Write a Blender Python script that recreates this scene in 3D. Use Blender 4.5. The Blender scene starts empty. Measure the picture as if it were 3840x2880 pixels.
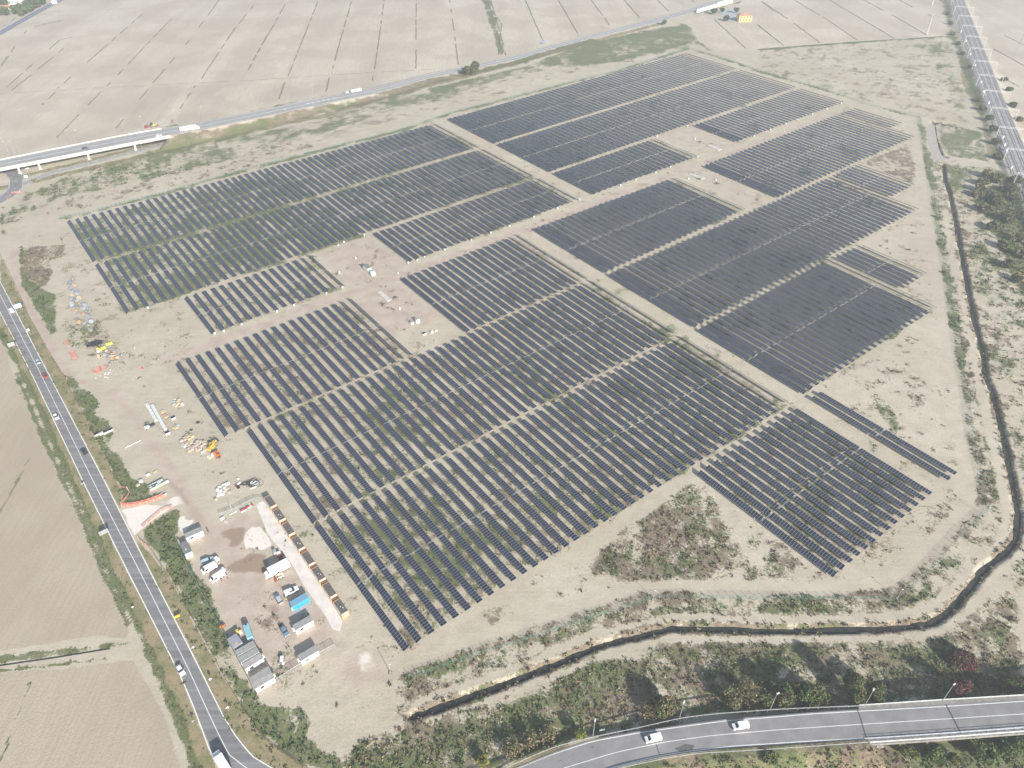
import bpy, math, random
import numpy as np
from mathutils import Vector, Matrix
random.seed(7); np.random.seed(7)
sc = bpy.context.scene
R = math.radians
# ---------------- camera, sky, sun, exposure ----------------
CAMH, FPX, PITCH = 217.0, 2807.0, R(39.058)      # drone height in metres, focal length in photo pixels, pitch below the horizon
cam = bpy.data.cameras.new("camera"); camo = bpy.data.objects.new("camera", cam); sc.collection.objects.link(camo)
camo.location = (0, 0, CAMH); camo.rotation_euler = (math.pi/2-PITCH, 0, 0)
cam.sensor_width = 36; cam.lens = 36*FPX/3840; cam.clip_start = 1; cam.clip_end = 12000
sc.camera = camo
SUN_EL, SH_AZ = R(26), R(121.8)                   # shadows run along SH_AZ (ccw from +x)
w = bpy.data.worlds.new("World"); sc.world = w; w.use_nodes = True
nt = w.node_tree; nt.nodes.clear()
sky = nt.nodes.new("ShaderNodeTexSky"); sky.sky_type = 'NISHITA'; sky.sun_disc = False
sky.sun_elevation = SUN_EL; sky.sun_rotation = R(90)-(SH_AZ+math.pi); sky.dust_density = 1.5; sky.air_density = 1.2; sky.altitude = 50
bg = nt.nodes.new("ShaderNodeBackground"); bg.inputs[1].default_value = 0.085
wo = nt.nodes.new("ShaderNodeOutputWorld"); nt.links.new(sky.outputs[0], bg.inputs[0]); nt.links.new(bg.outputs[0], wo.inputs[0])
sl = bpy.data.lights.new("sun", 'SUN'); sl.energy = 5.0; sl.angle = R(0.5); sl.color = (1.0, 0.955, 0.885)
so = bpy.data.objects.new("sun", sl); sc.collection.objects.link(so)
sdir = Vector((math.cos(SH_AZ)*math.cos(SUN_EL), math.sin(SH_AZ)*math.cos(SUN_EL), -math.sin(SUN_EL)))
so.rotation_euler = sdir.to_track_quat('-Z', 'Y').to_euler(); so.location = (0, -50, 300)
sc.view_settings.view_transform = 'Standard'; sc.view_settings.look = 'None'; sc.view_settings.exposure = 0.83; sc.view_settings.gamma = 1
sc.view_settings.use_curve_mapping = False
sc.render.engine = 'CYCLES'
try:
    sc.cycles.use_denoising = True; sc.cycles.max_bounces = 6; sc.cycles.volume_bounces = 0; sc.cycles.diffuse_bounces = 3
    sc.cycles.transparent_max_bounces = 12; sc.cycles.caustics_reflective = False
except Exception: pass

# ---------------- ground survey: photo tiles read off as points on the ground ----------------
TL = {'a':(0,0,2.212),'b':(950,0,2.212),'c':(1900,0,2.212),'d':(2840,0,2.212),'e':(0,700,2.212),'f':(950,700,2.212),'g':(1900,700,2.212),'h':(2840,700,2.212),
'i':(0,1400,2.212),'j':(950,1400,2.212),'k':(1900,1400,2.212),'l':(2840,1400,2.212),'m':(0,2130,2.212),'n':(950,2130,2.212),'o':(1900,2130,2.212),'p':(2840,2130,2.212),
'A':(600,1850,5.53),'B':(940,1820,5.53),'C':(980,2050,6.144),'D':(820,2280,5.027),'E':(440,1760,7.373),'F':(780,1760,9.217),'G':(640,1600,9.217),'H':(500,1470,9.217)}
cp, sp = math.cos(PITCH), math.sin(PITCH)
def at(t, x, y, z=0.0):
    X0, Y0, s = TL[t]; px = X0+x/s; py = Y0+y/s
    a = (px-1920)/FPX; b = -(py-1440)/FPX
    d = (a, cp+b*sp, -sp+b*cp); k = (z-CAMH)/d[2]
    return (d[0]*k, d[1]*k, z)
def P(s, z=0.0):
    """'i 10,20 30,40 j 5,6' -> list of ground points"""
    out = []; t = None
    for w_ in s.split():
        if w_[0].isalpha(): t = w_
        else:
            x, y = w_.split(','); out.append(at(t, float(x), float(y), z)[:2])
    return out
TH = R(37.243); EU = np.array([math.cos(TH), math.sin(TH)]); EV = np.array([math.sin(TH), -math.cos(TH)])
def uv(u, v): q = EU*u+EV*v; return (float(q[0]), float(q[1]))
def UVR(u0, u1, v0, v1): return [uv(u0, v0), uv(u1, v0), uv(u1, v1), uv(u0, v1)]
ROWYAW = TH                                       # local x = across the rows, local -y = along them (down the photo)

# ---------------- naming helpers ----------------
COL = sc.collection
def tag(o, label, cat, group=None, kind=None):
    if label: o['label'] = label
    if cat: o['category'] = cat
    if group: o['group'] = group
    if kind: o['kind'] = kind
    return o
def thing(name, label, cat, loc=(0,0,0), yaw=0.0, group=None):
    o = bpy.data.objects.new(name, None); COL.objects.link(o); o.empty_display_size = 0.5
    o.location = loc; o.rotation_euler = (0, 0, yaw)
    return tag(o, label, cat, group)
def dup(root, loc, yaw=None, label=None, group=None):
    r = root.copy(); COL.objects.link(r); r.location = loc
    if yaw is not None: r.rotation_euler = (0, 0, yaw)
    if label: r['label'] = label
    if group: r['group'] = group
    for ch in list(root.children):
        c_ = ch.copy(); COL.objects.link(c_); c_.parent = r
        for g_ in list(ch.children):
            d_ = g_.copy(); COL.objects.link(d_); d_.parent = c_
    return r
# ---------------- mesh builder ----------------
class MB:
    def __init__(s): s.v = []; s.f = []; s.m = []; s.mats = []
    def mi(s, mat):
        if mat not in s.mats: s.mats.append(mat)
        return s.mats.index(mat)
    def add(s, vs, fs, mat, M=None):
        b = len(s.v); k = s.mi(mat)
        if M is not None: vs = [tuple(M @ Vector(q)) for q in vs]
        s.v += [tuple(q) for q in vs]; s.f += [tuple(b+i for i in f) for f in fs]; s.m += [k]*len(fs); return s
    def box(s, c, d, mat, yaw=0.0, tx=1.0, ty=1.0, M=None):
        """centre, size; tx, ty shrink the top face"""
        x, y, z = d[0]/2, d[1]/2, d[2]/2; cy, sy = math.cos(yaw), math.sin(yaw); vs = []
        for zz, kx, ky in ((-z, 1, 1), (z, tx, ty)):
            for a, b in ((-x, -y), (x, -y), (x, y), (-x, y)):
                a *= kx; b *= ky; vs.append((c[0]+a*cy-b*sy, c[1]+a*sy+b*cy, c[2]+zz))
        return s.add(vs, [(0,3,2,1),(4,5,6,7),(0,1,5,4),(1,2,6,5),(2,3,7,6),(3,0,4,7)], mat, M)
    def tube(s, pts, rad, mat, n=6, cap=True):
        """swept tube through 3-D points; rad a number or one per point"""
        pts = [Vector(q) for q in pts]; rr = rad if isinstance(rad, (list, tuple)) else [rad]*len(pts)
        vs = []; fs = []
        for i, q in enumerate(pts):
            d = (pts[min(i+1, len(pts)-1)]-pts[max(i-1, 0)]).normalized()
            a = d.orthogonal().normalized() if abs(d.z) > .9 else d.cross(Vector((0,0,1))).normalized()
            b = d.cross(a)
            for k in range(n):
                t = 2*math.pi*k/n; vs.append(q+(a*math.cos(t)+b*math.sin(t))*rr[i])
        for i in range(len(pts)-1):
            for k in range(n):
                fs.append((i*n+k, i*n+(k+1)%n, (i+1)*n+(k+1)%n, (i+1)*n+k))
        if cap: fs += [tuple(range(n-1, -1, -1)), tuple((len(pts)-1)*n+k for k in range(n))]
        return s.add(vs, fs, mat)
    def ring(s, c, R_, r_, mat, n=20, m=5, axis=(0,0,1)):
        q = Vector(axis).to_track_quat('Z', 'Y'); vs = []; fs = []
        for i in range(n):
            t = 2*math.pi*i/n
            for k in range(m):
                p = 2*math.pi*k/m; vs.append(Vector(c)+q @ Vector(((R_+r_*math.cos(p))*math.cos(t), (R_+r_*math.cos(p))*math.sin(t), r_*math.sin(p))))
        for i in range(n):
            for k in range(m): fs.append((i*m+k, ((i+1)%n)*m+k, ((i+1)%n)*m+(k+1)%m, i*m+(k+1)%m))
        return s.add(vs, fs, mat)
    def prism(s, prof, y0, y1, mat, ins=0.0, M=None):
        """side profile in x,z extruded along y; ins pulls the upper points inward"""
        n = len(prof); zs = [p[1] for p in prof]; zm, zM = min(zs), max(zs); vs = []
        for sgn, y in ((1, y0), (-1, y1)):
            for x, z in prof:
                vs.append((x, y+sgn*ins*(z-zm)/max(zM-zm, 1e-6), z))
        fs = [tuple(range(n)), tuple(range(2*n-1, n-1, -1))]+[(i, n+i, n+(i+1)%n, (i+1)%n) for i in range(n)]
        return s.add(vs, fs, mat, M)
    def poly(s, pts, z0, z1, mat):
        n = len(pts); a = sum(pts[i][0]*pts[(i+1)%n][1]-pts[(i+1)%n][0]*pts[i][1] for i in range(n))
        if a < 0: pts = pts[::-1]
        vs = [(x, y, z0) for x, y in pts]+[(x, y, z1) for x, y in pts]
        return s.add(vs, [tuple(range(n-1,-1,-1)), tuple(range(n, 2*n))]+[(i, (i+1)%n, n+(i+1)%n, n+i) for i in range(n)], mat)
    def mesh(s, name):
        me = bpy.data.meshes.new(name); me.from_pydata(s.v, [], s.f)
        for m_ in s.mats: me.materials.append(m_)
        me.polygons.foreach_set('material_index', s.m); me.update(); return me
    def obj(s, name, parent=None, loc=None, rot=None, smooth=False):
        me = s.mesh(name)
        if smooth: me.polygons.foreach_set('use_smooth', [True]*len(me.polygons))
        o = bpy.data.objects.new(name, me); COL.objects.link(o)
        if parent: o.parent = parent
        if loc: o.location = loc
        if rot: o.rotation_euler = rot
        return o
# ---------------- materials ----------------
MATS = {}
def mat(name, col, rough=0.7, var=0.12, scale=1.5, metal=0.0, spec=0.4, col2=None, bump=0.0, coat=0.0, alpha=None):
    if name in MATS: return MATS[name]
    m = bpy.data.materials.new(name); m.use_nodes = True; n = m.node_tree.nodes; L = m.node_tree.links
    b = n['Principled BSDF']; b.inputs['Roughness'].default_value = rough; b.inputs['Metallic'].default_value = metal
    b.inputs['Specular IOR Level'].default_value = spec; b.inputs['Coat Weight'].default_value = coat
    tc = n.new('ShaderNodeTexCoord'); no = n.new('ShaderNodeTexNoise'); no.inputs['Scale'].default_value = scale; no.inputs['Detail'].default_value = 5
    L.new(tc.outputs['Object'], no.inputs['Vector'])
    mx = n.new('ShaderNodeMix'); mx.data_type = 'RGBA'
    c2 = col2 or tuple(max(0, x*(1-2.2*var)) for x in col); c1 = col if col2 else tuple(min(1, x*(1+var)) for x in col)
    mx.inputs[6].default_value = (*c1, 1); mx.inputs[7].default_value = (*c2, 1)
    mr = n.new('ShaderNodeMapRange'); mr.inputs[1].default_value = .35; mr.inputs[2].default_value = .7
    L.new(no.outputs['Fac'], mr.inputs[0]); L.new(mr.outputs[0], mx.inputs[0]); L.new(mx.outputs[2], b.inputs['Base Color'])
    if bump:
        bp = n.new('ShaderNodeBump'); bp.inputs['Strength'].default_value = bump; L.new(no.outputs['Fac'], bp.inputs['Height']); L.new(bp.outputs[0], b.inputs['Normal'])
    if alpha is not None: b.inputs['Alpha'].default_value = alpha
    MATS[name] = m; return m
# ================= THE GROUND =================
def vnoise(x, y, s, seed):
    X = x/s+seed*17.3; Y = y/s-seed*9.7; xi = np.floor(X).astype(np.int64); yi = np.floor(Y).astype(np.int64)
    fx = X-xi; fy = Y-yi; fx = fx*fx*(3-2*fx); fy = fy*fy*(3-2*fy)
    def h(a, b):
        n = (a*374761393+b*668265263+seed*1013904223) & 0xffffffff
        n = ((n ^ (n >> 13))*1274126177) & 0xffffffff
        return ((n ^ (n >> 16)) & 0xffff)/65535.0
    return (h(xi, yi)*(1-fx)+h(xi+1, yi)*fx)*(1-fy)+(h(xi, yi+1)*(1-fx)+h(xi+1, yi+1)*fx)*fy
def fbm(x, y, s, seed, o=3):
    t = 0; a = 1; q = 0
    for k in range(o): t = t+a*vnoise(x, y, s/(2.1**k), seed+k); q += a; a *= .6
    return t/q
def segd(x, y, pts, closed=False, vals=None):
    """distance to a polyline (and the value carried by its vertices at the nearest point)"""
    d = np.full(x.shape, 1e9); vv = np.zeros(x.shape); n = len(pts)
    for i in range(n if closed else n-1):
        ax, ay = pts[i][:2]; bx, by = pts[(i+1)%n][:2]; dx, dy = bx-ax, by-ay
        t = np.clip(((x-ax)*dx+(y-ay)*dy)/max(dx*dx+dy*dy, 1e-9), 0, 1); e = np.hypot(x-ax-t*dx, y-ay-t*dy)
        k = e < d; d = np.where(k, e, d)
        if vals is not None: vv = np.where(k, vals[i]+(vals[(i+1)%n]-vals[i])*t, vv)
    return (d, vv) if vals is not None else d
def inside(x, y, pts):
    r = np.zeros(x.shape, bool); n = len(pts)
    for i in range(n):
        ax, ay = pts[i][:2]; bx, by = pts[(i+1)%n][:2]
        if ay == by: continue
        r ^= ((ay > y) != (by > y)) & (x < (bx-ax)*(y-ay)/(by-ay)+ax)
    return r
def sst(a, b, t): t = np.clip((t-a)/(b-a), 0, 1); return t*t*(3-2*t)
# --- line work used by the ground and by what stands on it ---
def zroad(x): return float(min(max(1.6+(x-10)/129*4.9, 0.05), 9.0))
def onroad(t, x, y, dz=0.0):
    z = 3.0
    for _ in range(6): q = at(t, x, y, z+dz); z = zroad(q[0])
    q = at(t, x, y, z+dz); return (q[0], q[1], z+dz)
def PR(s, dz=0.0):
    out = []; t = None
    for w_ in s.split():
        if w_[0].isalpha(): t = w_
        else: x, y = w_.split(','); out.append(onroad(t, float(x), float(y), dz))
    return out
def extend(pts, a, b):
    """lengthen a polyline by a metres at its start and b at its end"""
    p = [np.array(q, float) for q in pts]; d0 = p[0]-p[1]; d1 = p[-1]-p[-2]
    if a: p = [p[0]+d0/np.linalg.norm(d0)*a]+p
    if b: p = p+[p[-1]+d1/np.linalg.norm(d1)*b]
    return [tuple(q) for q in p]
ZB = 0.75
N_TOP = extend(PR('n 2100,1700 o 130,1650 400,1540 700,1440 1110,1365 1500,1310 1840,1265 2212,1238 p 400,1214 800,1190 1500,1152 2212,1105'), 60, 90)
N_MID = extend(PR('o 200,1745 480,1659 900,1530 1300,1445 1700,1390 2212,1345 p 500,1320 1000,1288 2212,1210'), 60, 90)
N_BOT = extend(PR('o 500,1775 860,1659 1200,1570 1500,1520 1900,1475 2212,1456 p 400,1438 850,1415 1500,1375 2212,1325'), 60, 90)
N_BART = extend(PR('n 1990,1740 o 0,1650 400,1480 715,1400 1110,1320 1435,1245 1700,1210 2212,1172 p 500,1155 820,1143 1535,1095 2212,1055', ZB), 60, 90)
N_BARB = extend(PR('o 600,1770 1000,1645 1300,1580 1600,1535 2212,1500 p 500,1475 880,1447 1500,1405 2212,1350', ZB), 60, 90)
BRX = 101.0
LRC = extend(P('e 0,895 i 335,0 800,950 m 1145,0 1560,830 1760,1270 1950,1659'), 120, 30)
def zhw(x):                                       # height of the far highway: viaduct on the left, ramp, then at grade
    x1 = -262.0
    if x < x1: return 6.5
    return max(6.5*(1-(x-x1)/230.0), 0.25)
def onhw(t, x, y, dz=0.0):
    z = 6.0
    for _ in range(8): q = at(t, x, y, z+dz); z = zhw(q[0])
    q = at(t, x, y, z+dz); return (q[0], q[1], z+dz)
def PH(s, dz=0.0):
    out = []; t = None
    for w_ in s.split():
        if w_[0].isalpha(): t = w_
        else: x, y = w_.split(','); out.append(onhw(t, float(x), float(y), dz))
    return out
H_NEAR = extend(PH('a 0,1398 700,1262 1000,1203 1390,1128 1800,1050 2212,965 b 300,922 560,868 1000,780 1500,640 2212,490 c 300,425 700,320 1300,172 1570,95 1870,0'), 80, 120)
H_FAR = extend(PH('a 0,1330 700,1190 1000,1130 1390,1062 1800,985 2212,905 b 300,866 560,812 1000,728 1500,608 2212,452 c 300,392 700,290 1300,135 1530,68 1750,0'), 80, 120)
CANAL = P('n 1320,1232 1700,1095 2212,910 o 420,790 760,640 1100,560 1380,490 1700,500 2212,515 p 500,508 1000,500 1250,485 1450,450 1600,350 1700,240 1870,30 l 1840,1659 2060,1480 2150,1380 2165,1150 2100,800 2040,500 1950,150 1890,0 h 1880,1400 1800,1100 1740,800 1680,480 1620,150 1580,0 d 1560,1500 1545,1362')
CANAL2 = P('d 1575,1305 1530,1290 1500,1220 1465,1010 1600,1040 1720,1065')
SIDE = P('a 0,1640 150,1545 400,1440 1000,1290 1500,1150 2212,1005 b 300,962 520,915')
RAIL = extend([at(*q)[:2] for q in (('d',1647,0),('d',1755,290),('d',1876,630),('d',1975,900),('d',2105,1225),('d',2212,1495),('h',2300,150))], 400, 200)
def hgt(x, y):
    z = (fbm(x, y, 40, 3, 2)-.5)*.0
    k = (y < 190) & (x > -80)
    if k.any():
        d = segd(x[k], y[k], [q[:2] for q in N_MID]); zz = np.clip(1.6+(x[k]-10)/129*4.9, 0.05, 9)
        e = np.clip(zz-.12-np.maximum(d-7.0, 0)/1.7, 0, 20)*(1-sst(BRX-1, BRX+3.5, x[k]+(y[k]-104)*.35))
        z[k] = np.maximum(z[k], e)
    k = y > 380
    if k.any():
        xs = x[k]; d = segd(xs, y[k], [tuple((np.array(a)+np.array(b))/2) for a, b in zip(H_NEAR, H_FAR)])
        zz = np.where(xs < -262, 6.5, np.clip(6.5*(1-(xs+262)/230.0), 0.25, 7)); e = np.clip(zz-.15-np.maximum(d-8, 0)/1.8, 0, 9)*sst(-266, -258, xs)
        z[k] = np.maximum(z[k], e)
        d = segd(xs, y[k], RAIL); z[k] = np.maximum(z[k], np.clip(1.6-np.maximum(d-9.5, 0)/2.0, 0, 1.6))
    for ln, dp, hw, sl in ((CANAL, 1.7, .8, .3), (CANAL2, 1.3, .9, .4)):
        bb = np.array(ln); k = (x > bb[:,0].min()-6) & (x < bb[:,0].max()+6) & (y > bb[:,1].min()-6) & (y < bb[:,1].max()+6)
        if k.any():
            d = segd(x[k], y[k], ln); wob = (vnoise(x[k], y[k], 3.0, 5)-.5)*.7
            z[k] = np.minimum(z[k], -np.clip(dp-np.maximum(d+wob-hw, 0)/sl, 0, dp))
    return z
# --- land cover, as regions: g green weeds, b brown weeds, w white gravel, p pink gravel, d damp earth, y dry verge grass, f ploughed field ---
AREAS = [
('g',.58,6,P('a 150,1640 700,1390 1500,1180 2212,1070 b 0,1110 600,960 1300,760 2212,560 c 560,380 1130,250 1500,200 1600,330 1500,400 900,520 400,570 0,640 b 1500,850 900,1000 400,1180 0,1290 a 1500,1430 900,1560 500,1640 e 300,200 100,260 0,200')),
('b',.42,8,P('a 150,1640 700,1390 1500,1180 2212,1070 b 600,960 1300,760 2212,560 c 560,380 1130,250 1500,200 1600,330 1500,400 900,560 400,650 0,780 b 1500,930 900,1090 400,1270 0,1380 a 1500,1540 e 900,130 300,260 100,360 0,300')),
('g',.8,8,P('c 560,380 1130,250 1500,200 1600,330 1450,390 900,520 300,560 0,600 b 2000,640 1500,790 1400,740 2212,560')),
('g',.95,2,P('e 165,480 240,520 190,700 280,800 450,900 470,1200 420,1240 330,1060 180,800 150,600')),
('b',.78,3,P('e 240,500 540,480 520,560 420,620 440,760 360,850 200,760 180,600')),
('b',.34,6,P('e 420,560 700,520 780,720 640,820 480,760')),
('b',.36,6,P('e 850,880 1350,1010 1330,1200 1080,1130')),('g',.3,6,P('e 850,880 1350,1010 1330,1200 1080,1130')),
('g',.42,4,P('e 500,1150 850,1100 960,1200 900,1330 700,1380 520,1300 430,1100')),('b',.42,4,P('e 480,1050 900,1100 960,1400 700,1420')),
('g',.7,5,P('e 0,100 60,180 40,300 60,400 0,460')),
('g',.86,2,P('i 1180,1300 1440,1120 1500,1130 1480,1320 1440,1340 1640,1659 m 1750,180 1850,480 1900,620 2000,900 2110,1050 n 30,1130 200,1140 400,1150 480,1260 440,1400 620,1540 740,1560 740,1700 420,1659 0,1320 m 2100,1290 1850,900 1560,370 1380,0 i 1230,1400')),
('g',.8,2,P('i 520,0 590,20 680,110 790,190 820,260 760,330 900,380 940,480 900,590 1000,670 1060,800 1080,870 1200,900 1240,1000 1360,990 1160,1080 1000,1100 1010,960 800,560 650,260')),
('y',.9,1.5,P('e 0,785 455,1659 i 400,0 1000,1130 1010,960 800,560 650,260 520,0 e 520,1560 380,1330 240,1070 0,560')),
('y',.9,1.5,P('i 1110,1350 1250,1659 m 1230,0 1640,800 1870,1270 2180,1659 n 200,1800 420,1659 0,1320 m 2100,1290 1850,900 1560,370 1380,0 i 1380,1659 1150,1390')),
('y',.9,1.2,P('e 0,1040 380,1659 i 260,0 700,920 1060,1659 m 1045,0 1490,880 1790,1659 1640,1800 1540,1400 1300,820 1080,340 930,0 i 780,1300 620,950 480,650 330,280 190,0 e 0,1180')),
('b',.74,6,P('n 760,1570 900,1430 1080,1350 1200,1290 1400,1330 1600,1290 2212,1060 o 480,870 860,740 1160,700 1350,620 1750,560 2212,600 p 600,590 1100,600 1500,590 1800,400 2212,80 2212,900 2212,1062 1535,1103 0,1185 o 1700,1210 1110,1320 715,1400 0,1650 n 2100,1720 740,1700')),
('g',.64,6,P('n 760,1570 900,1430 1080,1350 1200,1290 1400,1330 1600,1290 2212,1060 o 480,870 860,740 1160,700 1350,620 1750,560 2212,600 p 600,590 1100,600 1500,590 1800,400 2212,80 2212,900 2212,1062 1535,1103 0,1185 o 1700,1210 1110,1320 715,1400 0,1650 n 2100,1720 740,1700')),
('g',.82,3,P('n 900,1430 1050,1360 1300,1330 1450,1400 1650,1500 1600,1720 750,1700 800,1530')),
('g',.9,3,P('o 0,1560 400,1380 1000,1230 1500,1120 2212,1060 p 700,1060 2212,900 2212,1070 1535,1105 0,1190 o 1700,1210 1110,1320 715,1400 0,1650 n 2000,1720 1900,1640')),
('b',.72,9,P('k 1400,950 1560,900 1750,1060 1900,1300 2100,1659 o 1200,120 640,60 500,0 k 600,1659 850,1350 1100,1120 1300,1000')),
('g',.5,9,P('k 1400,950 1560,900 1750,1060 1900,1300 2100,1659 o 1200,120 640,60 500,0 k 600,1659 850,1350 1100,1120 1300,1000')),
('b',.6,4,P('o 1100,80 2212,20 l 0,1300 150,1380 420,1600 500,1659 p 350,0 300,120 0,110 o 1500,80')),('g',.55,4,P('l 0,1260 150,1380 420,1600 480,1659 p 350,0 300,120 0,100 o 1900,0')),
('b',.62,4,P('n 1850,330 2212,250 o 200,220 170,330 0,450 n 1950,500')),('g',.5,3,P('n 1850,330 2212,250 o 200,220 170,330 0,450 n 1950,500')),
('b',.6,2,P('o 280,200 620,150 650,230 400,260')),
('g',.62,2,P('l 860,60 960,60 1060,220 1180,400 1160,560 1000,330')),
('b',.45,6,P('l 950,1150 1700,1000 1800,1100 1300,1500 800,1600 850,1300')),('g',.38,6,P('l 950,1150 1400,1200 1300,1500 800,1600 850,1300')),
('b',.36,8,P('h 1000,1350 1400,1200 1560,1500 l 1600,200 1300,350 900,250 700,180 600,0')),
('w',.3,10,P('d 100,430 1100,370 1300,500 1600,1000 1300,900 700,650')),('g',.25,8,P('d 0,420 1500,310 1620,340 1800,1050 1480,1000 870,850 400,700 0,580')),('b',.42,10,P('d 0,420 1500,310 1620,340 1800,1050 1480,1000 870,850 400,700 0,580')),
('g',.56,14,P('d 1200,340 1600,340 1800,1020 1640,1010 1500,600')),
('g',.7,3,P('d 1500,1010 1640,1030 1880,1100 1920,1340 1600,1300 1520,1250')),
('g',.6,4,P('d 1560,1360 2000,1390 2212,1659 1620,1659')),
('g',.52,8,P('h 1640,0 2212,0 2400,700 2400,1659 1980,1659 1870,1100 1750,700')),('b',.46,8,P('h 1640,0 2212,0 2400,700 2400,1659 1980,1659 1870,1100 1750,700')),
('g',1.15,8,P('h 1780,0 2212,0 2500,600 2400,1000 2212,900 2000,560 1900,300')),
('b',.62,5,P('d 850,1350 1290,1180 1330,1450 1300,1530')),
('b',.45,6,P('l 1950,0 2212,0 2400,800 2400,1659 p 2400,0 1900,0 l 2200,1380 2190,1150 2100,700')),('g',.45,6,P('l 1950,0 2212,0 2400,800 2400,1659 p 2400,0 1900,0 l 2200,1380 2190,1150 2100,700')),
('b',.7,4,P('o 700,1800 1000,1645 1300,1580 2212,1500 p 880,1450 1200,1480 1300,1700 0,1750 o 1800,1800')),('g',.62,4,P('o 700,1800 1000,1645 1300,1580 2212,1500 p 880,1450 1200,1480 1300,1700 0,1750 o 1800,1800')),
('y',.6,3,P('o 700,1800 1000,1645 1300,1580 2212,1500 p 880,1450 1200,1480 1300,1700 0,1750 o 1800,1800')),
('g',.9,3,P('p 1200,1470 2212,1380 2400,1380 2400,1800 1250,1700')),
('g',.8,6,P('d 1510,0 1600,0 1640,280 1780,560 1900,900 1990,1250 2020,1380 1960,1340 1860,1000 1720,700 1640,400 1590,320 1560,150')),
('y',.8,5,P('d 1640,340 1700,480 1850,830 1960,1280 1920,1340 1860,1000 1700,700')),
('p',.75,5,P('i 1700,1240 1850,1250 2100,1180 2212,1300 n 0,0 340,0 600,400 740,640 560,740 200,980 0,1050 m 2000,640 1760,200 i 1640,1500 1600,1400')),
('p',.9,3,[uv(40,-331),uv(300,-331),uv(610,-337),uv(610,-333),uv(300,-325),uv(40,-324)]),
('p',.7,5,P('f 560,560 900,420 1100,520 1280,650 800,830 700,700')),('p',.8,5,P('f 770,930 1200,790 1330,900 1540,1090 1150,1240 1000,1150')),
('p',.55,8,P('c 1270,1140 1560,1050 1900,1180 1700,1290 1540,1240')),('p',.6,8,P('c 1480,1390 1640,1380 1990,1600 g 2100,150 1900,60')),
('p',1.0,2,P('e 70,560 110,500 170,500 160,640 200,800 340,1080 490,1380 660,1640 i 800,100 980,140 1240,520 1420,720 1620,1080 1720,1250 1640,1240 1500,1080 1290,700 1100,400 900,160 700,60 e 560,1600 400,1330 170,900 100,700')),
('p',.5,6,P('n 650,700 1050,640 1150,880 900,1000 650,1000')),
('w',.8,2,P('i 1000,1130 1230,1080 1430,1110 1180,1290 1110,1350')),('w',.5,3,P('i 1230,1080 1500,1000 1560,1100 1430,1110')),
('w',.85,2,P('B 0,900 180,860 430,1180 440,1260 250,1340 0,1300 A 1750,1180 1720,900 1900,700 2050,620')),('w',.9,1,P('A 320,560 500,460 550,560 700,560 520,800 430,780 400,690 310,690')),
('w',.45,5,P('n 850,680 1000,660 1050,820 950,880 850,800')),
('d',.8,2,P('A 1240,800 1400,730 1750,700 1740,950 1650,1100 1400,1120 1500,950 1260,870')),('d',.8,2,P('A 1380,1560 1650,1400 1850,1220 2212,1280 2212,1659 1500,1640')),
('d',.5,2,P('n 90,290 210,300 230,400 120,380')),('d',.45,3,P('i 1380,880 1500,960 1600,1100 1560,1120 1440,960 1350,900')),
('f',1,1,P('a -300,1500 0,1325 1000,1125 2212,900 b 560,812 1100,695 1700,590 2020,470 2212,440 c 700,285 1500,60 1750,0 1900,-200 a 500,-400 -900,-400 -900,1500')),
('f',1,1,P('c 1430,190 1620,130 1900,60 2000,-300 d 1500,-300 1510,0 1590,300 0,400 c 2212,405 1750,425 1600,350 1500,230')),
('f',1,1,P('d 1760,0 1850,280 1990,650 2130,1030 2300,1500 3200,1500 2700,-200 1700,-300')),
('f',1,1.0,P('e 0,1150 i 100,0 260,330 480,850 700,1300 860,1659 m 1060,480 1060,590 800,560 0,690')+[(-700,70),(-1500,-50),(-1500,700)]+P('e -700,500')),
('f',1,1.0,P('m 0,870 500,840 1100,760 1330,1150 1500,1659 1560,1900')+[(-80,-200),(-1500,-250),(-1500,-70)]),
('d',.34,2,P('a 1240,715 1540,710 1310,1040 960,1110')),('d',.26,3,P('a 1610,710 2212,690 b 900,640 500,780 0,870 a 1900,960 1420,1020')),
('g',.9,3,P('b 1915,0 1970,0 2090,450 2040,455 1800,-300 1900,-300')),
]
STRIPS = [
('g',.9,1.1,P('i 130,0 240,250 370,560 520,880 700,1250 860,1659 m 960,250 1060,470')),
('g',.95,1.5,P('e 0,1200 i 190,0 330,280 480,650 620,950 780,1300 930,1659 m 1080,340 1180,560 1300,820 1430,1130 1540,1400 1640,1700')),
('g',.8,1.6,P('m -200,790 0,760 500,700 900,655 1050,620')),('g',.8,.8,P('m -200,870 0,850 500,800 900,750')),
('g',.75,.5,P('m 250,950 130,1270 0,1620')),('y',.8,.6,P('i 250,690 120,940 0,1150')),
('g',.8,3.5,P('c 2212,405 d 0,415 500,375 1000,340 1500,310 1590,300')),('g',.7,4,P('c 1450,200 1550,330 1700,425')),
('g',.5,2,P('a 0,1325 1000,1120 2212,895 b 1000,715')),('b',.75,5,P('a 1300,1190 1500,1110 2212,985 b 560,890')),('y',.8,4,P('a 0,1560 1000,1340 2212,1060 b 560,965 1500,700 2212,520 c 700,345 1300,190')),
('y',.6,4,P('a 150,1470 700,1340 1300,1190')),('g',.7,3,P('c 1560,115 1900,30 2100,-60')),
('d',.55,1.2,P('a -100,785 0,775 1000,720 2212,660 b 0,665 1000,600 1500,575')),('d',.4,2,P('a 400,95 2212,35 b 800,0')),
('g',.6,2.2,P('l 1790,0 1850,300 1920,600 1990,1000 1970,1250 1700,1500 1450,1659 p 1350,250 900,330 400,330 0,340 o 1500,330 900,400 300,600 0,700 n 2000,820')),
]
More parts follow.
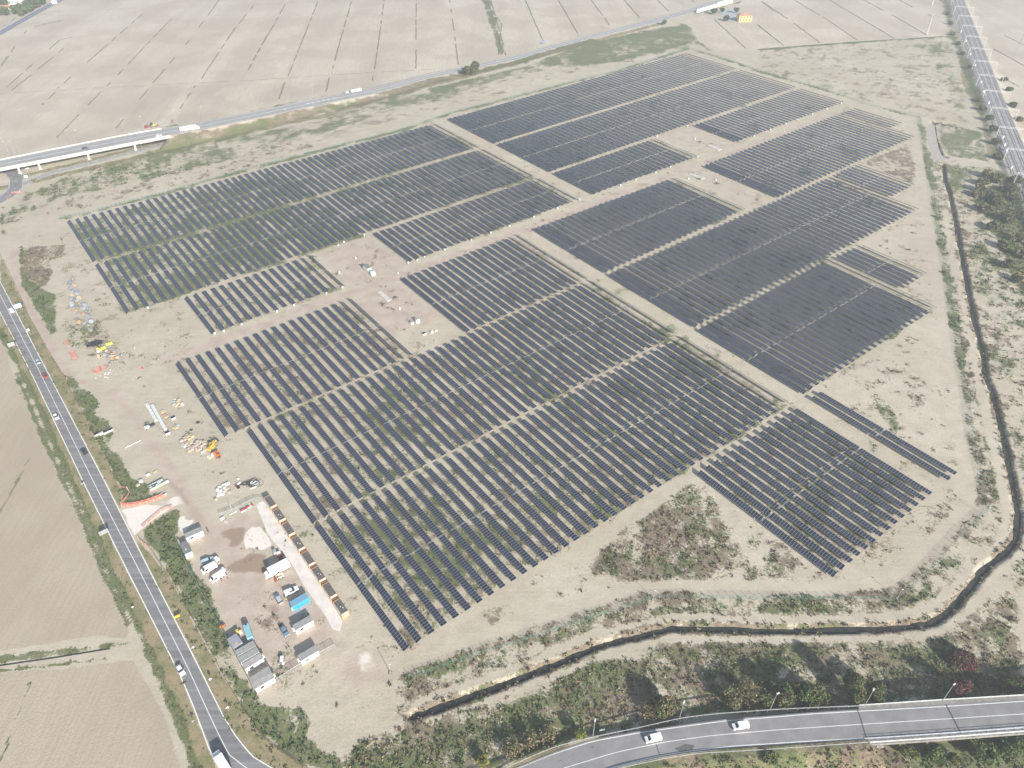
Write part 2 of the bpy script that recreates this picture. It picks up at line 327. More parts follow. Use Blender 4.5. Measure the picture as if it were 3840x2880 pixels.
AREAS += [('b',.27,10,P('n 760,1570 0,1000 i 1800,1000 1000,100 e 400,1200 200,400 b 1600,950 c 1500,420 2212,700 d 1340,990 h 1900,1659 l 2200,1380 1900,1659 o 2212,600 0,1010')),('g',.15,10,P('n 760,1570 0,1000 i 1800,1000 1000,100 e 400,1200 200,400 b 1600,950 c 1500,420 2212,700 d 1340,990 h 1900,1659 l 2200,1380 1900,1659 o 2212,600 0,1010'))]
for (x0, x1, y0, y1, g_, b_) in ((38,180,-505,-380,.7,.3),(180,312,-510,-383,.5,.35),(67,140,-374,-334,.4,.38),(182,312,-378,-337,.35,.35),(44,136,-318,-258,.3,.48),
    (168,250,-321,-259,.3,.4),(54,250,-253,-192,.47,.46),(54,250,-187,-126,.5,.48),(187,250,-121,-61,.46,.48),(326,615,-518,-455,.35,.3),(326,615,-448,-386,.35,.3),
    (326,430,-380,-339,.3,.3),(475,615,-385,-342,.3,.3),(263,388,-322,-261,.4,.3),(420,612,-326,-263,.35,.3),(262,476,-256,-193,.4,.35),(262,375,-189,-127,.4,.35)):
    AREAS += [('g', g_, 2, UVR(x0, x1, y0, y1)), ('b', b_, 2, UVR(x0, x1, y0, y1))]
for k_ in (-442.5, -376.5, -255.5, -189.5): AREAS.append(('g', .42, 3, UVR(40, 312, k_-2.2, k_+2.2)))
FENCE = P('n 1290,910 1500,850 1850,720 2212,620 o 150,600 400,520 820,380 1000,330 1220,250 1400,250 2200,262 p 500,260 900,262 1100,262 1180,240 1300,140 1430,20 l 1420,1640 1700,1330 1920,1130 1870,880 1790,560 1740,200 1700,0 h 1690,1500 1640,1150 1600,900 1530,450 1480,220 1450,0 d 1440,1500 1390,1200 1345,980 870,860 500,730 0,590 c 1900,520 1640,440 1500,405 900,595 0,822 b 1700,925 1200,1090 600,1240 0,1395 e 1300,75 1000,150 700,230 500,262')
STRIPS += [('g',.46,3.2,FENCE[:24]),('b',.58,4.5,FENCE[:24]),('g',.72,3.0,FENCE[24:])]
HE = [(q[0]+1, q[1]-7.5) for q in H_NEAR if -275 < q[0] < 120]
STRIPS += [('b',.85,7,HE),('g',.6,6,HE)]
STRIPS.append(('y',.85,6.2,[q[:2] for q in N_MID]))
STRIPS += [('b',.85,2.4,CANAL),('b',.52,13,CANAL),('g',.35,10,CANAL),('b',.9,1.5,CANAL2)]  # narrow brown strips: bank weeds that also darken the sunlit canal slopes
TRACKS = [(2.7,P('n 1120,860 1300,770 1700,640 1950,570 2212,455 o 0,480 300,380 700,260 1100,170 1500,150 2212,170 p 500,170 900,130 1200,60 l 1250,1600 1500,1400 1700,1150 1760,900 1700,600 1660,300 1640,0 h 1600,1400 1500,900 1430,400 1400,0 d 1370,1500 1310,1100 1200,965 850,850 500,750 0,640 c 1700,480')),
 (2.4,P('k 1560,800 1520,870 1150,1130 850,1330 500,1560 o 0,60 n 2100,160 1900,300 1700,520 1400,700')),(1.7,P('n 1250,1270 1700,1140 2212,970 o 420,860 860,700 1150,620 1400,570 2212,585 p 600,575 1100,560 1500,520 1750,330 2000,60 l 2212,1400 2212,1100 2160,800')),
 (2.1,P('n 1400,1130 2212,850 o 420,710 760,560 1100,490 1380,430 2212,440 p 500,440 1000,430 1400,370 1650,170 l 1850,1620 2050,1400 2080,1150 2000,800 1940,500 1850,150 h 1800,1300 1660,700 1560,200')),
 (3.0,P('n 1150,1100 1000,1300 800,1400 600,1300')),(2.2,P('f -200,1260 700,960 1290,690 g 300,240 700,60 c 1700,1300 d 0,1150 700,880'))]
CH = 'gbwpdyf'
def cover(x, y):
    m = {k: np.zeros(x.shape) for k in CH}
    def put(k, val, sel, s): m[k][sel] = np.maximum(m[k][sel], val*s)
    for k, val, soft, pts in AREAS:
        q = np.array(pts); sel = (x > q[:,0].min()-soft) & (x < q[:,0].max()+soft) & (y > q[:,1].min()-soft) & (y < q[:,1].max()+soft)
        if not sel.any(): continue
        xs, ys = x[sel], y[sel]; d = segd(xs, ys, pts, True)
        if k == 'f': d = d+(vnoise(xs, ys, 6, 9)-.5)*.8
        else: d = d
        sd = np.where(inside(xs, ys, pts), d, -d); put(k, val, sel, sst(-soft*.6, soft*.6, sd+(fbm(xs, ys, soft*2.5+2, 11)-.5)*soft*.9))
    for k, val, hw, pts in STRIPS:
        q = np.array(pts); r = hw*2+2; sel = (x > q[:,0].min()-r) & (x < q[:,0].max()+r) & (y > q[:,1].min()-r) & (y < q[:,1].max()+r)
        if not sel.any(): continue
        xs, ys = x[sel], y[sel]; d = segd(xs, ys, pts); put(k, val, sel, 1-sst(hw*.55, hw*1.35, d+(vnoise(xs, ys, 4, 21)-.5)*hw*.8))
    n1 = fbm(x, y, 14, 31, 4)*.6+fbm(x, y, 3.2, 33, 2)*.4; n2 = fbm(x, y, 9, 57, 4)*.55+fbm(x, y, 2.6, 59, 2)*.45
    G_ = np.clip(m['g']*1.0+(n1-.5)*1.6*(m['g'] > .02), 0, 1.2); B_ = np.clip(m['b']+(n2-.5)*1.6*(m['b'] > .02), 0, 1.2)
    tk = np.ones(x.shape)
    for hw, pts in TRACKS:
        q = np.array(pts); sel = (x > q[:,0].min()-9) & (x < q[:,0].max()+9) & (y > q[:,1].min()-9) & (y < q[:,1].max()+9)
        if sel.any(): tk[sel] = np.minimum(tk[sel], .35+.65*sst(hw*.5, hw*1.3, segd(x[sel], y[sel], pts)+(vnoise(x[sel], y[sel], 5, 71)-.5)*1.5))
    kc = (x > -60) & (x < 420) & (y < 640); dc = np.full(x.shape, 99.0); dc[kc] = segd(x[kc], y[kc], CANAL); tk = np.maximum(tk, 1-sst(2.2, 4.2, dc+(vnoise(x, y, 3, 12)-.5)*2)); m['w'] = np.maximum(m['w'], (1-tk)*.2); G_ = G_*tk; B_ = B_*tk
    m['g'] = np.where(m['g'] > .02, G_, 0); m['b'] = np.where(m['b'] > .02, B_, 0)
    return m
def grid(x0, x1, y0, y1, st):
    nx = int(round((x1-x0)/st))+1; ny = int(round((y1-y0)/st))+1
    X, Y = np.meshgrid(np.linspace(x0, x1, nx), np.linspace(y0, y1, ny)); return X.ravel(), Y.ravel(), nx, ny
xs_, ys_, f_ = [], [], []; base = 0
for (x0, x1, y0, y1, st) in ((-400, 460, 40, 560, .9), (-1000, 1000, 560, 1400, 3.0), (-3000, -400, -300, 560, 130), (460, 3000, -300, 560, 130), (-400, 460, -300, 40, 40),
                             (-3000, -1000, 560, 1400, 120), (1000, 3000, 560, 1400, 120), (-3000, 3000, 1400, 5000, 300)):
    X, Y, nx, ny = grid(x0, x1, y0, y1, st); i = np.arange(nx-1)[None, :]+np.arange(ny-1)[:, None]*nx
    f_.append((np.stack([i, i+1, i+nx+1, i+nx], -1).reshape(-1, 4)+base)); xs_.append(X); ys_.append(Y); base += len(X)
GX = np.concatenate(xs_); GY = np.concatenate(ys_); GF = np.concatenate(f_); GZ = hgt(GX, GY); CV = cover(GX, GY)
GZ = GZ+np.where((GY < 560) & (abs(GX) < 460), (fbm(GX, GY, 2.2, 77, 2)-.5)*.10*(1-CV['f'])*(1-CV['p']*.7), 0)*(np.abs(GZ) < .02)*sst(7, 12, segd(GX, GY, LRC))
me = bpy.data.meshes.new('ground'); me.vertices.add(len(GX)); me.vertices.foreach_set('co', np.stack([GX, GY, GZ], 1).ravel())
me.loops.add(GF.size); me.loops.foreach_set('vertex_index', GF.ravel()); me.polygons.add(len(GF)); me.polygons.foreach_set('loop_start', np.arange(len(GF))*4)
me.update(calc_edges=True)
for nm, ks in (('cover_a', 'gbwp'), ('cover_b', 'dyf')):
    at_ = me.color_attributes.new(nm, 'FLOAT_COLOR', 'POINT'); A_ = np.zeros((len(GX), 4), np.float32)
    for j, k in enumerate(ks): A_[:, j] = CV[k]
    at_.data.foreach_set('color', A_.ravel())
ground = bpy.data.objects.new('ground', me); COL.objects.link(ground); ground['kind'] = 'structure'
me.polygons.foreach_set('use_smooth', np.ones(len(GF), bool))
def ground_mat():
    m = bpy.data.materials.new('ground_soil_and_weeds'); m.use_nodes = True; n = m.node_tree.nodes; L = m.node_tree.links; b = n['Principled BSDF']
    b.inputs['Roughness'].default_value = .95; b.inputs['Specular IOR Level'].default_value = .1
    geo = n.new('ShaderNodeNewGeometry')
    def noise(s, det=5, rg=.55, vec=None, dist=0):
        q = n.new('ShaderNodeTexNoise'); q.inputs['Scale'].default_value = s; q.inputs['Detail'].default_value = det; q.inputs['Roughness'].default_value = rg; q.inputs['Distortion'].default_value = dist
        L.new(vec or geo.outputs['Position'], q.inputs['Vector']); return q.outputs['Fac']
    def mapr(v, a, b_, c=0, d=1):
        q = n.new('ShaderNodeMapRange'); q.interpolation_type = 'SMOOTHSTEP'; q.inputs[1].default_value = a; q.inputs[2].default_value = b_; q.inputs[3].default_value = c; q.inputs[4].default_value = d
        L.new(v, q.inputs[0]); return q.outputs[0]
    def mth(op, a, b_):
        q = n.new('ShaderNodeMath'); q.operation = op
        for i, v in enumerate((a, b_)):
            if isinstance(v, (int, float)): q.inputs[i].default_value = v
            else: L.new(v, q.inputs[i])
        return q.outputs[0]
    def mix(f, a, b_):
        q = n.new('ShaderNodeMix'); q.data_type = 'RGBA'
        if isinstance(f, float): q.inputs[0].default_value = f
        else: L.new(f, q.inputs[0])
        for i, v in ((6, a), (7, b_)):
            if isinstance(v, tuple): q.inputs[i].default_value = (*v, 1)
            else: L.new(v, q.inputs[i])
        return q.outputs[2]
    def attr(nm):
        q = n.new('ShaderNodeAttribute'); q.attribute_name = nm; s = n.new('ShaderNodeSeparateColor'); L.new(q.outputs['Color'], s.inputs[0]); return s.outputs[0], s.outputs[1], s.outputs[2], q.outputs['Alpha']
    g, bw, wh, pk = attr('cover_a'); dm, yy, fl, _ = attr('cover_b')
    n_big = noise(.018, 3); n_mid = noise(.14, 6, .6); n_fin = noise(1.1, 5, .65); n_mic = noise(4.0, 3, .7)
    st = n.new('ShaderNodeMapping'); st.inputs['Rotation'].default_value = (0, 0, -TH); st.inputs['Scale'].default_value = (.12, 1.3, 1); L.new(geo.outputs['Position'], st.inputs[0])
    n_trk = noise(.6, 4, .6, st.outputs[0])
    soil = mix(mapr(n_big, .35, .65), (.47, .415, .325), (.545, .49, .395)); soil = mix(mapr(n_mid, .38, .62, 0, .45), soil, (.39, .345, .265)); soil = mix(mapr(n_trk, .42, .7, 0, .3), soil, (.58, .52, .415))
    soil = mix(mapr(n_fin, .3, .7, 0, .3), soil, (.33, .275, .2))
    ps = mix(mapr(n_mid, .35, .65), (.49, .395, .335), (.42, .33, .275)); soil = mix(mth('MULTIPLY', pk, mapr(n_mid, .2, .6, .55, 1)), soil, ps)
    soil = mix(mapr(mth('ADD', wh, mth('MULTIPLY', mth('SUBTRACT', n_mid, .5), .9)), .35, .6), soil, (.72, .66, .60))
    rows = n.new('ShaderNodeMapping'); rows.inputs['Rotation'].default_value = (0, 0, .35); rows.inputs['Scale'].default_value = (1.4, .06, 1); L.new(geo.outputs['Position'], rows.inputs[0])
    n_row = noise(1.0, 4, .6, rows.outputs[0]); fcol = mix(mapr(n_big, .4, .6), (.41, .345, .26), (.46, .395, .305)); sepp = n.new('ShaderNodeSeparateXYZ'); L.new(geo.outputs['Position'], sepp.inputs[0]); far_ = mapr(sepp.outputs[1], 380, 460); fcol = mix(far_, fcol, mix(mapr(n_big, .42, .58), (.53, .46, .375), (.62, .55, .455))); fcol = mix(mapr(n_row, .4, .62, 0, .38), fcol, (.34, .285, .215)); fcol = mix(mapr(n_fin, .35, .7, 0, .22), fcol, (.29, .235, .175))  # far plots have paler soil, with distance haze put into their colour
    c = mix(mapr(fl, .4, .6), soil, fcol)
    c = mix(mapr(mth('ADD', dm, mth('MULTIPLY', mth('SUBTRACT', n_mid, .5), mth('SUBTRACT', 1.0, fl))), .1, .75, 0, .8), c, (.27, .19, .135))
    bnd = n.new('ShaderNodeMapping'); bnd.inputs['Rotation'].default_value = (0, 0, .12); bnd.inputs['Scale'].default_value = (.035, .0012, 0); L.new(geo.outputs['Position'], bnd.inputs[0]); n_bnd = noise(1.0, 2, .5, bnd.outputs[0]); c = mix(mth('MULTIPLY', fl, mapr(n_bnd, .42, .6, 0, .28)), c, (.36, .30, .235))
    gr = mix(mapr(n_fin, .4, .62), (.085, .105, .045), (.20, .20, .105)); gr = mix(mapr(n_mid, .42, .6, 0, .6), gr, (.11, .145, .05)); br = mix(mapr(n_fin, .36, .64), (.115, .088, .062), (.26, .205, .145))
    yg = mix(mapr(n_mid, .38, .62), (.155, .165, .07), (.30, .24, .145)); yg = mix(mapr(n_fin, .4, .68, 0, .5), yg, (.36, .29, .19))
    c = mix(mapr(mth('ADD', yy, mth('MULTIPLY', mth('SUBTRACT', n_fin, .5), .7)), .35, .6, 0, .95), c, yg)
    fz = mth('MULTIPLY', mth('ADD', mth('SUBTRACT', n_fin, .5), mth('MULTIPLY', mth('SUBTRACT', n_mic, .5), .45)), 1.5)
    c = mix(mapr(mth('ADD', bw, fz), .5, .66, 0, .9), c, br); c = mix(mapr(mth('ADD', g, fz), .5, .68, 0, .92), c, gr)
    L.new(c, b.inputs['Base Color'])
    bp = n.new('ShaderNodeBump'); bp.inputs['Strength'].default_value = .5; bp.inputs['Distance'].default_value = .25
    L.new(mth('ADD', n_fin, mth('MULTIPLY', n_mic, .4)), bp.inputs['Height']); L.new(bp.outputs[0], b.inputs['Normal']); return m
me.materials.append(ground_mat())
def gz(x, y): return float(hgt(np.array([float(x)]), np.array([float(y)]))[0])
# ================= ROADS AND TRACKS =================
def asphalt(name, c1, c2, sx=.25):
    if name in MATS: return MATS[name]
    m = mat(name, c1, .85, scale=sx, col2=c2, spec=.25); n = m.node_tree.nodes; L = m.node_tree.links
    q = n.new('ShaderNodeTexNoise'); q.inputs['Scale'].default_value = 3; q.inputs['Detail'].default_value = 6
    tc = [k for k in n if k.type == 'TEX_COORD'][0]; L.new(tc.outputs['Object'], q.inputs['Vector'])
    b = n['Principled BSDF']; src = b.inputs['Base Color'].links[0].from_socket
    mx = n.new('ShaderNodeMix'); mx.data_type = 'RGBA'; mx.blend_type = 'MULTIPLY'; mx.inputs[0].default_value = .5; L.new(src, mx.inputs[6]); L.new(q.outputs['Fac'], mx.inputs[7])
    g = n.new('ShaderNodeMix'); g.data_type = 'RGBA'; g.inputs[0].default_value = .65; L.new(mx.outputs[2], g.inputs[6]); L.new(src, g.inputs[7]); L.new(g.outputs[2], b.inputs['Base Color']); return m
M_ASPH = asphalt('asphalt', (.30,.29,.29), (.235,.228,.232)); M_ASPD = asphalt('asphalt_dark', (.215,.21,.215), (.175,.172,.178)); M_ASPF = asphalt('asphalt_far', (.38,.37,.36), (.31,.305,.30))
M_LINE = mat('road_paint', (.78,.78,.76), .6, .08, 3); M_CONC = mat('concrete', (.27,.255,.235), .85, .12, .8); M_CONCW = mat('pale_concrete', (.56,.53,.49), .85, .08, .4)
M_GALV = mat('galvanised_steel', (.42,.44,.45), .5, .1, 2, metal=.3); M_WHITE = mat('white_paint', (.80,.80,.79), .5, .05, 1.2); M_BLACK = mat('black_rubber', (.03,.03,.032), .8, .2, 4)
M_DARK = mat('dark_plastic', (.05,.055,.06), .6); M_RUST = mat('rusty_steel', (.27,.14,.08), .8, .25, 2)
def resample(pts, n):
    p = np.array(pts, float); d = np.r_[0, np.cumsum(np.linalg.norm(np.diff(p, axis=0), axis=1))]; t = np.linspace(0, d[-1], n)
    return np.stack([np.interp(t, d, p[:, k]) for k in range(p.shape[1])], 1)
def smooth(pts, n=60):
    p = resample(pts, n*3)
    for _ in range(3): p[1:-1] = (p[:-2]+p[1:-1]*2+p[2:])/4
    return resample(p, n)
def ribbon(mb, Lp, Rp, m, thick=None):
    n = len(Lp); vs = [tuple(q) for q in Lp]+[tuple(q) for q in Rp]; fs = [(i, n+i, n+i+1, i+1) for i in range(n-1)]
    a = Vector(Lp[0]); nn = (Vector(Rp[0])-a).cross(Vector(Lp[1])-a)
    if nn.z < 0: fs = [f[::-1] for f in fs]
    mb.add(vs, fs, m)
    if thick:
        vd = [(x, y, z-thick) for x, y, z in vs]; b = 2*n
        mb.add(vs+vd, [(i, i+1, b+i+1, b+i) for i in range(n-1)]+[(n+i, b+n+i, b+n+i+1, n+i+1) for i in range(n-1)]+[(b+i, b+i+1, b+n+i+1, b+n+i) for i in range(n-1)]+[(0, b, b+n, n), (n-1, 2*n-1, b+2*n-1, b+n-1)], m)
def offs(pts, o):
    p = np.array(pts, float); d = np.gradient(p[:, :2], axis=0); d /= np.linalg.norm(d, axis=1)[:, None]; q = p.copy(); q[:, 0] += -d[:, 1]*o; q[:, 1] += d[:, 0]*o; return q
def line(mb, pts, w_, m, z=None, dash=None, dz=0.0):
    p = np.array([(q[0], q[1], (q[2] if len(q) > 2 else 0) if z is None else z) for q in pts], float); p[:, 2] += dz
    L_ = np.sum(np.linalg.norm(np.diff(p, axis=0), axis=1)); n = max(int(L_/2), 4); p = resample(p, n); a, b = offs(p, w_/2), offs(p, -w_/2)
    if not dash: ribbon(mb, b, a, m)
    else:
        st = max(1, int(round(dash[0]/(L_/n)))); gp = max(1, int(round(dash[1]/(L_/n)))); i = 0
        while i+st < n: ribbon(mb, b[i:i+st+1], a[i:i+st+1], m); i += st+gp
def strct(o): o['kind'] = 'structure'; return o
# left country road
LR_L = extend(P('e 0,1040 i 260,0 700,920 m 1045,0 1490,880 1600,1130 1790,1659'), 300, 0)+[(-66.0, 91.0)]
LR_R = extend(P('e 0,785 i 400,0 860,880 m 1230,0 1640,800 1870,1270 2010,1480 2180,1659'), 300, 0)+[(-33.0, 88.0)]
LR_C = extend(P('e 0,895 i 335,0 800,950 m 1145,0 1560,830 1760,1270 1950,1659'), 300, 0)+[(-50.0, 91.0)]
Lp = smooth([(x, y, .02) for x, y in LR_L]); Rp = smooth([(x, y, .02) for x, y in LR_R])
def streaks(m, yaw):
    n = m.node_tree.nodes; L = m.node_tree.links; b = n['Principled BSDF']; src = b.inputs['Base Color'].links[0].from_socket; tc = [k for k in n if k.type == 'TEX_COORD'][0]
    mp = n.new('ShaderNodeMapping'); mp.inputs['Rotation'].default_value = (0, 0, -yaw); mp.inputs['Scale'].default_value = (.01, .7, 1); q = n.new('ShaderNodeTexNoise'); q.inputs['Scale'].default_value = 1; q.inputs['Detail'].default_value = 4
    L.new(tc.outputs['Object'], mp.inputs[0]); L.new(mp.outputs[0], q.inputs['Vector']); mr = n.new('ShaderNodeMapRange'); mr.inputs[1].default_value = .4; mr.inputs[2].default_value = .65; mr.inputs[3].default_value = 0; mr.inputs[4].default_value = .6; L.new(q.outputs['Fac'], mr.inputs[0])
    mx = n.new('ShaderNodeMix'); mx.data_type = 'RGBA'; L.new(mr.outputs[0], mx.inputs[0]); L.new(src, mx.inputs[6]); mx.inputs[7].default_value = (.30,.295,.29,1); L.new(mx.outputs[2], b.inputs['Base Color'])
streaks(M_ASPD, math.atan2(LR_L[4][1]-LR_L[2][1], LR_L[4][0]-LR_L[2][0]))
mb = MB(); ribbon(mb, offs(Lp, .25), offs(Rp, -.25), M_ASPD); strct(mb.obj('road'))
mb = MB()
for q, w_ in ((LR_L, .28), (LR_R, .28)): line(mb, smooth([(x, y, .024) for x, y in q], 80), w_, M_LINE)
line(mb, smooth([(x, y, .024) for x, y in LR_C], 80), .2, M_LINE); strct(mb.obj('road_marking'))
# near road on its embankment and bridge
A_ = smooth(N_BART, 90); B_ = smooth(N_BARB, 90); A_[:, 2] -= ZB; B_[:, 2] -= ZB
mb = MB(); i0 = int(np.argmax(A_[:, 0] > BRX)); i1 = int(np.argmax(B_[:, 0] > BRX))
ribbon(mb, offs(smooth(N_TOP, 90), .5), offs(smooth(N_BOT, 90), -.5), M_ASPH, .25); strct(mb.obj('road'))
mb = MB()
for q, w_ in ((N_TOP, .22), (N_BOT, .22), (N_MID, .18)): line(mb, smooth(q, 90), w_, M_LINE, dz=.006)
strct(mb.obj('road_marking'))
mb = MB()
for t_ in ((('p',830,1175),('p',860,1260),('p',900,1400),.35), (('p',1565,1130),('p',1620,1240),('p',1690,1370),.45), (('o',1240,1460),('o',1250,1500),('o',1270,1550),.25)): line(mb, [onroad(*q, .010) for q in t_[:3]], t_[3], mat('bitumen_seal', (.075,.073,.08), .7))
strct(mb.obj('road_repair_seal'))
mb = MB()
for q in ('o 1390,1500 1480,1460 1560,1470 1540,1510 1440,1525', 'o 690,1485 720,1480 715,1495', 'o 400,1610 460,1590 455,1600'):
    pp = PR(q, .008); mb.add(pp, [tuple(range(len(pp)))[::-1]], mat('bitumen_patch', (.12,.118,.125), .8))
strct(mb.obj('road_patch'))
# bridge: deck, beams, parapets, piers
br = thing('road_bridge', 'concrete road bridge with steel railings at the lower right, carried on a pier', 'bridge', (BRX, 105, 0))
def rel(pts, o=br): return [(q[0]-o.location[0], q[1]-o.location[1], q[2]-o.location[2]) for q in pts]
ia = [q for q in A_ if q[0] > BRX]; ib = [q for q in B_ if q[0] > BRX-1]; n_ = 40; da = resample(ia, n_); db = resample(ib, n_); da[:, 2] -= .03; db[:, 2] -= .03
mb = MB(); ribbon(mb, rel(offs(da, .35)), rel(offs(db, -.35)), M_CONC, .9); mb.obj('deck', br)
for f_r in (.05, .36, .68):
    k = int(f_r*(n_-1)); c_ = (da[k]+db[k])/2; yaw = math.atan2(*(da[k]-db[k])[1::-1]); mb = MB()
    W_ = float(np.linalg.norm((da[k]-db[k])[:2])); mb.box((c_[0]-br.location[0], c_[1]-br.location[1], c_[2]-1.5), (W_+1.2, 1.9, 1.1), M_CONC, yaw)
    for s_ in (-1, 1): mb.tube([(c_[0]-br.location[0]+s_*math.cos(yaw)*4, c_[1]-br.location[1]+s_*math.sin(yaw)*4, z_) for z_ in (-.5, c_[2]-1.9)], .65, M_CONC, 10)
    mb.obj('pier' if f_r > .1 else 'abutment', br)
M_BLUE = mat('blue_grey_rail', (.30,.36,.42), .5, .1, 2)
def railing(parent, pts, name, hgt_, m, step=2.6, cap=.06):
    L_ = float(np.sum(np.linalg.norm(np.diff(pts, axis=0), axis=1))); q = resample(pts, max(2, int(L_/step)+1)); mb = MB()
    for zf in (.55, 1.0): mb.tube([(x, y, z+hgt_*zf) for x, y, z in rel(q, parent)], cap*(.7 if zf < 1 else 1), m, 4)
    for x, y, z in rel(q, parent): mb.box((x, y, z+hgt_/2), (.1, .1, hgt_), m)
    return mb.obj(name, parent)
railing(br, offs(da, .1), 'parapet_railing', 1.0, M_GALV); railing(br, offs(db, -.1), 'parapet_railing', 1.0, M_GALV); railing(br, offs(db, 1.1), 'guard_rail', .8, M_BLUE)
def guard(label, pts, name='guardrail'):
    p = resample(pts, max(4, int(len(pts)*2))); o = thing(name, label, 'guardrail', tuple(p[0])); mb = MB()
    q = np.array(rel(p, o)); mb.add([tuple(v+(0, 0, dz)) if False else (v[0], v[1], v[2]+dz) for dz in (.45, .8) for v in q]+[(v[0], v[1], v[2]+dz) for dz in (.45, .8) for v in offs(q, .07)],
        [(i, i+1, len(q)+i+1, len(q)+i) for i in range(len(q)-1)]+[(2*len(q)+i, 3*len(q)+i, 3*len(q)+i+1, 2*len(q)+i+1) for i in range(len(q)-1)]+[(len(q)+i, len(q)+i+1, 3*len(q)+i+1, 3*len(q)+i) for i in range(len(q)-1)], M_GALV); mb.obj('beam', o)
    me_ = None
    for x, y, z in resample(q, min(90, int(np.sum(np.linalg.norm(np.diff(q, axis=0), axis=1))/3)+2)):
        if me_ is None: po = MB().box((0, 0, .3), (.1, .12, 1.0), M_GALV).obj('post', o, (x, y, z)); me_ = po.data
        else: po = bpy.data.objects.new('post', me_); COL.objects.link(po); po.parent = o; po.location = (x, y, z)
    return o
guard('long grey steel guardrail on the upper side of the near curved road', [q for q in A_ if q[0] < BRX+1]); guard('grey steel guardrail along the lower side of the near road before the bridge', [q for q in B_ if q[0] < BRX+1])
# far highway, viaduct and service road
Hn = smooth(H_NEAR, 160); Hf = smooth(H_FAR, 160)
mb = MB(); ribbon(mb, offs(Hf, -.2), offs(Hn, .2), M_ASPF, .2); strct(mb.obj('highway'))
mb = MB()
for k, w_ in ((.1, .22), (.47, .2), (.53, .2), (.9, .22)): line(mb, Hf*(1-k)+Hn*k+np.array([0, 0, .02]), w_+.1, M_LINE)
for t_ in ('b 430,865 450,855 690,812 640,822', 'b 455,905 480,892 610,868 680,850'):
    pp = PH(t_, .03); a_, b2, c2, d2 = [np.array(q) for q in pp]
    for k in range(6):
        q0 = a_+(c2-a_)*(k/6); q1 = a_+(c2-a_)*((k+.6)/6); mb.add([tuple(q0), tuple(q1), tuple(q1+(b2-a_)*.8), tuple(q0+(b2-a_)*.8)], [(0, 1, 2, 3)], M_LINE)
strct(mb.obj('highway_marking'))
vi = thing('highway_viaduct', 'long concrete viaduct carrying the highway at the left edge behind the service road', 'viaduct', (-300, 460, 0))
k = Hn[:, 0] < -258; hn = Hn[k]; hf = Hf[k]; hn2 = hn.copy(); hf2 = hf.copy(); hn2[:, 2] -= .22; hf2[:, 2] -= .22
mb = MB(); ribbon(mb, rel(offs(hf2, 1.0), vi), rel(offs(hn2, -1.0), vi), M_CONCW, 1.3); mb.obj('deck', vi)
for a_, nm in ((offs(hn2, -.7), 'parapet'), (offs(hf2, .7), 'parapet')):
    q = np.array(rel(a_, vi)); mb = MB(); a1, a2 = offs(q, .18), offs(q, -.18); a1[:, 2] += .9; a2[:, 2] += .9; ribbon(mb, a2, a1, M_CONCW, .9); mb.obj(nm, vi)
for t_ in (('a',150,1450),('a',322,1375),('a',695,1300),('a',1043,1228),('a',1350,1165)):
    g0 = at(*t_); j = int(np.argmin(np.hypot(hn[:, 0]-g0[0], hn[:, 1]-g0[1]-6))); c_ = (hn[j]+hf[j])/2; mb = MB(); dx = hn[j]-hf[j]; yaw = math.atan2(dx[1], dx[0]); W_ = float(np.linalg.norm(dx[:2]))
    mb.box((c_[0]+300, c_[1]-460, c_[2]-1.9), (W_+1.0, 1.6, .8), M_CONCW, yaw)
    for s_ in (-.36, .36): mb.box((c_[0]+300+s_*dx[0], c_[1]-460+s_*dx[1], (c_[2]-2.3)/2-.3), (1.6, 1.3, c_[2]-1.9), M_CONCW, yaw); mb.box((c_[0]+300+s_*dx[0], c_[1]-460+s_*dx[1], .1), (2.8, 2.4, .4), M_CONCW, yaw)
    mb.obj('pier', vi)
sd = smooth([(x, y, .02) for x, y in SIDE], 70); mb = MB(); ribbon(mb, offs(sd, 3.2), offs(sd, -3.2), M_ASPF); strct(mb.obj('service_road'))
mb = MB(); line(mb, offs(sd, 2.9), .2, M_LINE, dz=.006); line(mb, offs(sd, -2.9), .2, M_LINE, dz=.006)
ra = smooth([(*q, .028) for q in P('a -150,1400 20,1400 100,1430 138,1480 130,1560 60,1630 -80,1700')], 40); line(mb, offs(ra, 4.2), .25, M_LINE, dz=.008); line(mb, offs(ra, -4.2), .25, M_LINE, dz=.008); line(mb, ra, .2, M_LINE, dz=.008, dash=(3, 4)); strct(mb.obj('service_road_marking'))
mb = MB(); ribbon(mb, offs(ra, 4.6), offs(ra, -4.6), M_ASPD); strct(mb.obj('roundabout_road'))
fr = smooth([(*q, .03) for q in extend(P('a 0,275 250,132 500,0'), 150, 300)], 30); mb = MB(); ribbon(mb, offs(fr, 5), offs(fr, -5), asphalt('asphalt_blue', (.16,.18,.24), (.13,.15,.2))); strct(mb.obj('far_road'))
mb = MB(); line(mb, fr, .5, M_LINE, dz=.02); line(mb, offs(fr, 4.5), .4, M_LINE, dz=.02); line(mb, offs(fr, -4.5), .4, M_LINE, dz=.02); strct(mb.obj('far_road_marking'))
